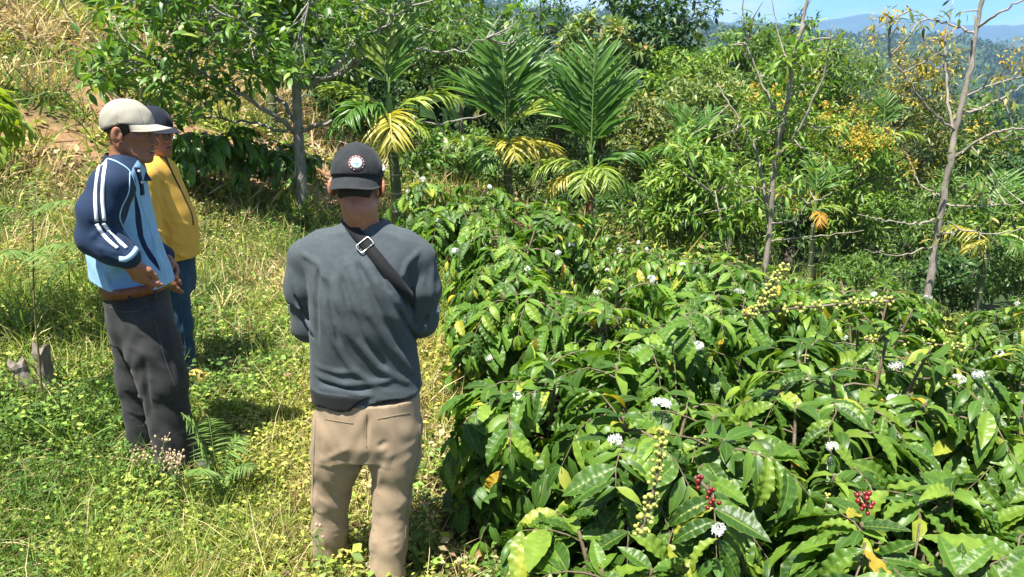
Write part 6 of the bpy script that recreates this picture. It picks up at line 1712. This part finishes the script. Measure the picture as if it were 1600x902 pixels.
# ---- areca palms
def palm_set():
    def lm(nm, st): return leaf_data(LEAFLET, leaf_mat(nm, st, .38, .45, .34, True, tcol=(1.2, 1.3, .5)), 'leaflet')
    grn = [(0, (0.060, 0.150, 0.026)), (1, (0.115, 0.23, 0.040))]; lim = [(0, (0.19, 0.30, 0.050)), (1, (0.32, 0.38, 0.07))]; yel = [(0, (0.36, 0.35, 0.06)), (1, (0.48, 0.40, 0.08))]; org = [(0, (0.45, 0.24, 0.03)), (1, (0.50, 0.30, 0.05))]
    mats = {'leaflet': [lm('palm_green', grn), lm('palm_lime', lim), lm('palm_yellow', yel), lm('palm_orange', org)],
            'rachis': [M_greenstem, M_greenstem, plain_mat('yellow_rachis', (.40, .34, .06), .6, .3), plain_mat('orange_rachis', (.40, .22, .05), .6, .3)],
            'trunk': bark_mat('green_palm_trunk', (0.055, 0.075, 0.030), (0.13, 0.15, 0.07), 20), 'trunk_red': bark_mat('reddish_palm_trunk', (0.13, 0.065, 0.035), (0.24, 0.12, 0.06), 20),
            'scar': plain_mat('leaf_scar', (0.30, 0.29, 0.20), .8, .2), 'shaft': plain_mat('crownshaft_green', (0.12, 0.20, 0.04), .5, .35)}
    _pl = palm
    def short(*a, **k): a = list(a); a[3] = [(z, e, l * .74, dp * 1.15, m) for z, e, l, dp, m in a[3]]; return _pl(*a, **k)
    def at(px, y): return P(px, 300, y)[0]
    def hgt(px, py, y): p = P(px, py, y); return p[2] - float(ground_z(p[0], y))
    short(at(612, 8.1), 8.1, hgt(605, 200, 8.1), [(-20, 80, 1.15, .3, 1), (20, 78, 1.0, .3, 0), (-75, 42, 1.05, .8, 1), (80, 38, 1.0, .9, 1), (170, 12, 1.0, 1.3, 2), (-150, 30, 1.0, 1.2, 0), (110, -5, .8, .9, 1), (-110, 8, .9, .9, 0)],
         'areca palm with bright yellow hanging frond right behind the black cap', 1, mats, .055)
    short(at(795, 10.6), 10.6, hgt(795, 250, 10.6), [(-10, 84, 1.9, .25, 0), (25, 76, 1.8, .35, 0), (-60, 60, 1.6, .8, 0), (70, 56, 1.55, 1.2, 1), (-100, 35, 1.2, 1.3, 1), (110, 28, 1.2, 1.4, 2), (170, 40, 1.1, 1.7, 2), (-160, 25, 1.1, 1.3, 0), (60, 8, .9, .9, 2), (-60, 0, .9, 1.0, 0)],
         'tall ragged areca palm with yellow drooping tips, the one between the other two big palms', 2, mats, .055)
    short(at(928, 9.6), 9.6, hgt(928, 285, 9.6), [(10, 86, 1.75, .15, 0), (-35, 76, 1.65, .4, 0), (-75, 64, 1.45, .7, 0), (60, 72, 1.5, .4, 0), (80, 45, 1.1, 1.3, 0), (-95, 36, 1.05, 1.5, 1), (160, 30, .85, 1.7, 1), (100, 10, .75, 1.3, 0), (-110, 5, .85, 1.0, 2), (-160, 15, .8, 1.5, 1)],
         'dark green areca palm with upright fan and reddish trunk foot', 3, mats, .05, True)
    short(at(1075, 13), 13, hgt(1075, 265, 13), [(0, 84, .95, .2, 0), (-50, 70, 1.2, .5, 0), (60, 66, 1.2, .6, 0), (-90, 40, 1.0, 1.0, 0), (100, 35, 1.0, 1.0, 0)], 'young palm with short upright fan rising out of the bright shrub', 4, mats, .05, leafn=18)
    short(at(440, 12.2), 12.2, hgt(425, 60, 12.2), [(60, 50, 1.6, .9, 1), (90, 20, 1.5, .8, 1), (-60, 50, 1.5, .8, 0), (150, 55, 1.4, .9, 0), (0, 80, 1.6, .3, 0), (110, 70, 1.5, .6, 1)], 'slender palm with ringed green stem behind the lichen-grey trunk', 5, mats, .06, leafn=20)
    short(at(1555, 9.6), 9.6, hgt(1555, 395, 9.6), [(-80, 35, .8, .9, 2), (80, 35, .9, 1.0, 1), (-30, 70, .9, .6, 0), (40, 75, 1.0, .5, 0), (-120, 10, .6, .9, 2), (130, 10, .7, 1.0, 1), (170, 30, .7, 1.3, 0)], 'small palm with yellow lower fronds beyond the leaning bare tree', 6, mats, .035, leafn=18)
    short(at(1275, 11.5), 11.5, hgt(1275, 345, 11.5), [(180, 10, .55, 1.6, 3), (-90, 30, .6, 1.4, 0), (90, 30, .7, 1.2, 1), (0, 80, .9, .3, 0), (60, 60, .9, .7, 0)], 'young palm with dead orange frond behind the forked pale tree', 7, mats, .04, leafn=16)
    short(at(1370, 15.5), 15.5, hgt(1375, 225, 15.5), [(0, 84, .95, .2, 0), (-70, 60, .85, .6, 0), (70, 62, .8, .6, 0), (-110, 30, 1.0, 1.1, 1), (110, 30, 1.0, 1.1, 1)], 'dark upright palm among the yellow-flowered trees', 8, mats, .045, leafn=18)
palm_set()

# ---- trees of the slope and the valley edge
G = {'dark': [(0, (0.024, 0.066, 0.018)), (.6, (0.046, 0.110, 0.026)), (1, (0.10, 0.17, 0.05))], 'mid': [(0, (0.050, 0.115, 0.022)), (.6, (0.100, 0.190, 0.034)), (1, (0.19, 0.27, 0.06))],
     'pale': [(0, (0.100, 0.165, 0.040)), (.6, (0.17, 0.25, 0.07)), (.93, (0.27, 0.32, 0.11)), (1, (0.48, 0.27, 0.09))], 'lime': [(0, (0.080, 0.180, 0.024)), (.6, (0.155, 0.27, 0.036)), (1, (0.28, 0.35, 0.06))], 'oliv': [(0, (0.085, 0.13, 0.032)), (.7, (0.16, 0.21, 0.055)), (1, (0.38, 0.30, 0.08))]}
LM = {k: leaf_mat('foliage_' + k, v, .45, .4, .32) for k, v in G.items()}
M_yfl = leaf_mat('yellow_blossom', [(0, (0.34, 0.25, 0.035)), (1, (0.52, 0.38, 0.06))], .7, .2, .3, tcol=(1, 1, .7))
TR = [  # px, top, bottom, width, distance, leaf, size, tone, seed, clumps, per clump, label, extra
    (1020, -40, 130, 165, 24, OVAL, .30, 'dark', 1, 110, 24, 'dark big-leaved tree rising against the sky beside the pale-leaved tree', {}),
    (938, 22, 125, 130, 20, OVAL, .30, 'pale', 2, 60, 20, 'pale-leaved tree in front of the dark big-leaved tree', {}),
    (868, 70, 265, 130, 18, SMALL, .13, 'dark', 3, 150, 30, 'feathery dark tree between the two tallest palms', {}),
    (1165, 38, 150, 140, 22, OVAL, .22, 'mid', 4, 100, 24, 'mid-green tree with open crown before the sky', {'bare': 5}),
    (1110, 105, 250, 170, 16, LONG, .26, 'pale', 5, 100, 22, 'tree with pale leaves and reddish young tips behind the bright shrub', {}),
    (1260, 72, 210, 160, 17, LONG, .24, 'mid', 6, 100, 22, 'tree with bare twigs standing out of its top below the clouds', {'bare': 8}),
    (720, 0, 150, 210, 21, OVAL, .22, 'mid', 7, 130, 24, 'mid-green tree behind the ends of the broad-leaved branches', {}),
    (610, -40, 110, 230, 23, SMALL, .24, 'dark', 8, 150, 26, 'dark tree on the ridge behind the broad-leaved tree', {}),
    (330, -120, 40, 260, 17, OVAL, .22, 'mid', 9, 130, 24, 'tree on the bank above the dead grass', {}),
    (1405, 88, 330, 190, 17, LONG, .22, 'oliv', 10, 130, 22, 'olive-leaved tree with yellow flower heads nearest the far valley', {'flowers': (M_yfl, 26, .10)}),
    (1330, 165, 405, 160, 13, LONG, .20, 'lime', 11, 130, 22, 'yellow-flowered tree between the forked tree and the leaning tree', {'flowers': (M_yfl, 30, .085)}),
    (1550, 165, 420, 190, 17, OVAL, .24, 'mid', 12, 130, 22, 'leafy tree beyond the leaning bare tree', {}),
    (1620, 240, 440, 150, 13, OVAL, .20, 'dark', 13, 110, 22, 'dark leafy tree behind the small yellow palm', {}),
    (1480, 270, 430, 130, 14.5, LONG, .20, 'mid', 14, 90, 22, 'low tree behind the leaning trunk', {}),
    (1080, 215, 400, 150, 11.3, LONG, .19, 'lime', 15, 150, 24, 'bright lime-green shrub with narrow leaves beside the reddish-footed palm', {'cat': 'shrub', 'trunk': .04}),
    (1165, 250, 405, 120, 12, LONG, .17, 'lime', 16, 90, 22, 'lime-green shrub directly behind the forked pale tree', {'cat': 'shrub', 'trunk': .035}),
    (895, 255, 385, 150, 14, OVAL, .16, 'dark', 17, 110, 22, 'dark undergrowth shrub behind the reddish-footed palm', {'cat': 'shrub', 'trunk': .03}),
    (1010, 140, 300, 140, 15, OVAL, .17, 'oliv', 18, 110, 22, 'olive shrub between the fan palm and the bright shrub', {}),
    (770, 215, 330, 130, 14, OVAL, .15, 'mid', 19, 90, 22, 'mid-green shrub at the foot of the ragged palm', {'cat': 'shrub', 'trunk': .03}),
    (530, 70, 215, 180, 14.5, SMALL, .20, 'dark', 20, 110, 24, 'dark tree on the bank behind the broad-leaved branches', {}),
    (690, 215, 305, 130, 12.5, OVAL, .16, 'mid', 21, 70, 20, 'low shrub beside the yellow hanging frond', {'cat': 'shrub', 'trunk': .03}),
    (1350, 395, 470, 150, 11.5, LONG, .16, 'mid', 22, 70, 20, 'low undergrowth shrub below the yellow-flowered tree', {'cat': 'shrub', 'trunk': .02}),
    (1500, 395, 470, 170, 11, OVAL, .15, 'dark', 23, 80, 20, 'dark undergrowth shrub behind the leaning trunk foot', {'cat': 'shrub', 'trunk': .02}),
    (1600, 380, 470, 130, 10, LONG, .15, 'mid', 24, 70, 20, 'undergrowth shrub beside the small yellow palm', {'cat': 'shrub', 'trunk': .02}),
    (845, -20, 90, 150, 27, SMALL, .26, 'dark', 25, 60, 22, 'thin-crowned tall tree with sky showing through it', {'bare': 4}),
    (990, 280, 400, 110, 12.5, LONG, .16, 'mid', 26, 70, 20, 'shrub between the reddish-footed palm and the bright shrub', {'cat': 'shrub', 'trunk': .03}),
    (1235, 290, 400, 110, 13, OVAL, .15, 'dark', 27, 80, 20, 'shaded shrub behind the dead orange frond', {'cat': 'shrub', 'trunk': .03}),
    (1215, 130, 280, 150, 14, LONG, .20, 'lime', 28, 90, 22, 'leafy tree behind the upper fork of the pale tree', {'flowers': (M_yfl, 12, .08)}),
    (1420, 300, 440, 150, 12.5, LONG, .17, 'mid', 31, 90, 22, 'leafy shrub just behind the lower limbs of the leaning tree', {'cat': 'shrub', 'trunk': .03}),
    (1565, 290, 410, 140, 12, OVAL, .16, 'lime', 32, 80, 22, 'light green shrub behind the small yellow palm crown', {'cat': 'shrub', 'trunk': .03}),
    (1290, 190, 330, 130, 14.5, LONG, .18, 'oliv', 33, 90, 22, 'olive tree with scattered yellow heads behind the forked tree limbs', {'flowers': (M_yfl, 18, .08)}),
    (1315, 52, 220, 150, 19, LONG, .22, 'pale', 34, 110, 22, 'pale green tree closing the gap behind the yellow-flowered trees', {}),
    (1225, 28, 160, 130, 25, OVAL, .26, 'mid', 35, 90, 22, 'fresh green tree at the valley edge with bare twigs above it', {'bare': 6}),
    (1075, 70, 210, 150, 18, OVAL, .20, 'lime', 36, 110, 22, 'fresh lime-green tree right of the dark big-leaved tree', {}),
    (1460, 175, 320, 130, 18, LONG, .20, 'oliv', 37, 90, 22, 'olive tree behind the upper limbs of the leaning tree', {'flowers': (M_yfl, 16, .09)}),
    (620, 150, 290, 110, 15, SMALL, .18, 'mid', 29, 80, 22, 'bush on the bank behind the yellow-fronded palm', {'cat': 'shrub', 'trunk': .03}),
    (940, 110, 250, 150, 19, SMALL, .20, 'mid', 30, 100, 24, 'rounded tree behind the fan palm', {}),
]
for (px, tp, bt, w, d, T, sz, tn, sd, nc, nper, lab, ex) in TR:
    tree_px('shrub' if ex.get('cat') == 'shrub' else 'leafy_tree', lab, px, tp, bt, w, d, T if d < 11.4 and d > 11.2 else (CARDL if T is LONG else CARD), sz * .78, LM[tn], 100 + sd, nc, int(nper * 1.45), group='shrubs on the slope' if ex.get('cat') == 'shrub' else 'trees on the slope', **ex)

# ---- the two pale thin trees on the right
def thin_tree(name, label, d, trunk, r, limbs, clumps, tn, seed, size, flower=None, nper=12):
    rs = np.random.RandomState(seed); p0 = P(trunk[0][0], trunk[0][1], d); base = np.array([p0[0], d, float(ground_z(p0[0], d)) - .05])
    root = thing(name, label, 'tree', base)
    tp = smooth_path([base] + [P(a, b, d + .0) for a, b in trunk], 7); tp[2:-1] += rs.normal(0, .006, tp[2:-1].shape)
    V, F = tube(tp, np.linspace(r, r * .3, len(tp)) * (1 + .11 * rs.normal(size=len(tp))), 9); part('trunk', V, F, M_barkpale, root)
    allp = [tp[len(tp) // 3:]]
    for pts, rr in limbs:
        p = smooth_path([P(a, b, d + dy) for a, b, dy in pts], 7); p[1:-1] += rs.normal(0, .008, p[1:-1].shape)
        V, F = tube(p, np.linspace(rr, rr * .3, len(p)) * .62, 6); part('branch', V, F, M_barkpale, root); allp.append(p[3:])
    allp = np.concatenate(allp); cl = np.array([P(a, b, d + rs.uniform(-.5, .6)) for a, b in clumps]); tw = MB()
    for c in cl:
        q = allp[np.argmin(((allp - c) ** 2).sum(1))]; twig_to(tw, q, c, .010, .004, rs, .02)
    tw.build('twig', M_barkpale, root, 'stuff')
    leaf_cloud(root, 'crown', LONG, clump_leaves(cl, nper, size, .17, rs, .3, .2, .35), LM[tn], rs)
    if flower is not None:
        fc = np.array([P(a, b, d + rs.uniform(-.4, .4)) for a, b in flower])
        for c in fc: pass
        leaf_cloud(root, 'blossom', SMALL, clump_leaves(fc, 40, .055, .16, rs), M_yfl, rs)
rs = np.random.RandomState(9)
thin_tree('forked_tree', 'thin pale forked tree with twisted grey limbs rising from the coffee', 9.0, [(1205, 330), (1213, 240), (1230, 160), (1240, 90), (1258, 20), (1270, -60)], .040,
          [([(1203, 372, 0), (1196, 310, .1), (1182, 240, .2), (1150, 180, .3), (1120, 130, .4)], .042), ([(1203, 378, 0), (1240, 372, -.2), (1290, 368, -.3), (1350, 360, -.4)], .022), ([(1204, 350, 0), (1240, 345, -.3), (1262, 320, -.4), (1300, 300, -.5)], .024),
           ([(1212, 250, 0), (1250, 200, -.3), (1285, 120, -.4), (1300, 40, -.5)], .03), ([(1222, 190, 0), (1190, 130, .2), (1165, 60, .3), (1160, -10, .3)], .028), ([(1235, 110, 0), (1215, 50, .2), (1205, -20, .3)], .02), ([(1207, 300, 0), (1160, 290, -.2), (1110, 300, -.3)], .018)],
          [(rs.uniform(1060, 1190), rs.uniform(170, 360)) for _ in range(26)] + [(rs.uniform(1190, 1320), rs.uniform(75, 300)) for _ in range(34)] + [(rs.uniform(1130, 1300), rs.uniform(10, 90)) for _ in range(9)], 'lime', 21, .16,
          [(1330, 225), (1310, 205), (1245, 285), (1225, 300), (1350, 205), (1180, 290), (1290, 250), (1265, 305), (1240, 320)], 14)
thin_tree('leaning_tree', 'sparse leaning tree with bare grey limbs and yellowish tufts against the valley', 8.6, [(1470, 330), (1488, 230), (1510, 130), (1527, 40), (1540, -40), (1550, -140)], .044,
          [([(1486, 250, 0), (1540, 215, -.2), (1590, 200, -.3), (1650, 190, -.3)], .028), ([(1500, 180, 0), (1540, 165, .2), (1580, 145, .3), (1640, 110, .4)], .028), ([(1506, 150, 0), (1545, 135, -.1), (1600, 118, -.2), (1660, 95, -.2)], .024),
           ([(1524, 55, 0), (1490, 40, .2), (1450, 30, .3), (1420, 10, .4)], .024), ([(1526, 45, 0), (1560, 20, -.2), (1600, 0, -.3), (1640, -10, -.3)], .026), ([(1468, 340, 0), (1430, 350, -.3), (1390, 345, -.4), (1340, 335, -.5)], .024),
           ([(1476, 310, 0), (1440, 290, .2), (1420, 250, .3), (1400, 215, .3)], .022), ([(1462, 370, 0), (1500, 362, -.3), (1560, 365, -.4), (1620, 350, -.5)], .022), ([(1472, 320, 0), (1530, 322, -.2), (1600, 318, -.3)], .02),
           ([(1490, 220, 0), (1478, 120, .3), (1478, 60, .4), (1490, 0, .5)], .03), ([(1480, 90, .35), (1450, 70, .4), (1440, 20, .5)], .014), ([(1460, 385, 0), (1400, 400, -.2), (1350, 390, -.3)], .016), ([(1495, 205, 0), (1450, 170, -.2), (1415, 120, -.3), (1390, 90, -.3)], .022)],
          [(1415, 15), (1440, 30), (1400, 45), (1470, 25), (1500, 20), (1420, 60), (1385, 30), (1365, 45), (1540, 170), (1575, 150), (1490, 180), (1600, 100), (1440, 100), (1480, 75), (1545, 120)] + [(rs.uniform(1440, 1600), rs.uniform(215, 400)) for _ in range(22)], 'oliv', 22, .13,
          [(1395, 25), (1410, 38), (1378, 30), (1590, 75), (1575, 95), (1600, 105), (1560, 125), (1470, 60), (1440, 110), (1525, 200), (1545, 215), (1365, 60), (1350, 225), (1420, 260)], 9)

# ---- small things in the grass
gp = lambda px, py, y: np.array([P(px, py, y)[0], y, float(ground_z(P(px, py, y)[0], y))])
b = gp(53, 560, 3.75); t1 = P(51, 335, 3.75); t2 = P(52, 400, 3.75)
fern(b, [(t1, P(135, 325, 3.6), .05, .10), (t1, P(-40, 345, 3.7), .05, .10), (t1, P(70, 250, 4.2), .03, .10), (t2, P(130, 392, 3.5), .05, .10), (t2, P(-20, 412, 3.5), .05, .11), (t2, P(92, 430, 3.3), .05, .10), (t2, P(110, 370, 4.1), .05, .09)], 'tall bracken fern with upright brown stalk beside the weathered stump', 1, [b, P(54, 480, 3.75), t2, t1])
b = gp(340, 745, 3.0)
fern(b, [(b + np.array([0, 0, .02]), P(283, 645, 2.95), .10, .11), (b + np.array([0, 0, .02]), P(325, 650, 3.15), .10, .11), (b + np.array([0, 0, .02]), P(385, 680, 3.1), .09, .11), (b, P(400, 730, 2.95), .08, .10), (b, P(300, 740, 2.8), .08, .10)], 'low feathery fern in front of the black trousers', 2)
b = gp(18, 300, 5.2)
fern(b, [(b, b + np.array([.1, -.1, .5]), .1, .12), (b, b + np.array([-.35, 0, .42]), .1, .12), (b, b + np.array([.4, .1, .36]), .1, .12), (b, b + np.array([0, .3, .45]), .1, .12)], 'low fern clump uphill of the tall bracken', 3)
stump(*gp(66, 560, 3.95)[:2])
for k, (px, py, y, h, n, lf, sd, lab) in enumerate([
        (228, 700, 3.02, .26, 6, .03, 8, 'dry-headed weed in front of the black trousers'), (262, 700, 2.98, .22, 6, .028, 9, 'seeding weed between the black trousers and the low fern'),
        (520, 870, 2.28, .34, 3, .045, 3, 'upright weed with small seed heads before the khaki trouser leg'), (690, 810, 2.15, .30, 6, .065, 2, 'broad-leaved weed between the khaki trousers and the coffee'),
        (730, 850, 2.0, .26, 6, .06, 3, 'leafy weed under the outer leaves of the coffee by the khaki trousers'), (400, 800, 2.3, .16, 7, .045, 0, 'low green weed patch in front of the khaki trousers'),
        (180, 800, 2.3, .18, 7, .05, 0, 'yellow-green weed in the grass below the black trousers'), (60, 840, 2.1, .22, 7, .05, 0, 'weed in the dry grass below the stump'), (310, 850, 2.1, .15, 7, .05, 2, 'weed beside the tangle of dry stalks'), (660, 700, 2.6, .32, 5, .05, 4, 'spindly weed beside the khaki trouser knee')]):
    p = gp(px, py, y); weed(p[0], p[1], h, n, lab, 40 + k, lf, sd)
# tall grass tuft by the feet, dry stalks, fallen fronds
def tuft(px, py, y, n, ln, mat, label, seed, name='grass_tuft', wd=.012):
    rs = np.random.RandomState(seed); b = gp(px, py, y); root = thing(name, label, 'grass', b, 'separate grass tufts')
    tp = leaf_tpl(8, 1, 1.0, 1.1, .0, wide=.5)
    me = np_mesh('blade', tp[0], [tp[1]], mat, {'rnd': np.full(len(tp[0]), .4)})
    for k in range(n):
        a = rs.uniform(0, 6.28); R = frames(np.array([[math.cos(a) * .5, math.sin(a) * .5, rs.uniform(.7, 1.3)]]), np.array([[-math.cos(a), -math.sin(a), .4]]))[0]; l = ln * rs.uniform(.5, 1.1)
        o = bpy.data.objects.new('blade', me); o.parent = root; o.matrix_local = mat4(R, (rs.normal(0, .012), rs.normal(0, .012), 0), (wd, l, l)); COL.objects.link(o)
tuft(590, 900, 2.2, 7, .38, M_weed, 'broad green grass blades in front of the khaki trouser hem', 1, wd=.022)
tuft(250, 880, 2.05, 26, .24, M_straw, 'tangle of dry straw-coloured grass in the foreground', 2, wd=.006)
tuft(350, 500, 5.6, 14, .35, M_straw, 'dry upright grass in the shade beside the yellow jacket', 3, wd=.01)
tuft(20, 420, 4.6, 22, .55, M_weed, 'long green grass beside the tall bracken', 4, wd=.012)
for k, (a, c, y, lab) in enumerate([((425, 300), (500, 322), 10.6, 'bleached fallen palm leaf on the bare earth by the lichen-grey trunk'), ((400, 318), (462, 302), 10.9, 'curled dry palm leaf at the top of the bare earth')]):
    q0, q1 = gp(*a, y), gp(*c, y - .2); dead_frond(q0 + np.array([0, 0, .05]), q1 + np.array([0, 0, .05]), lab, 60 + k)
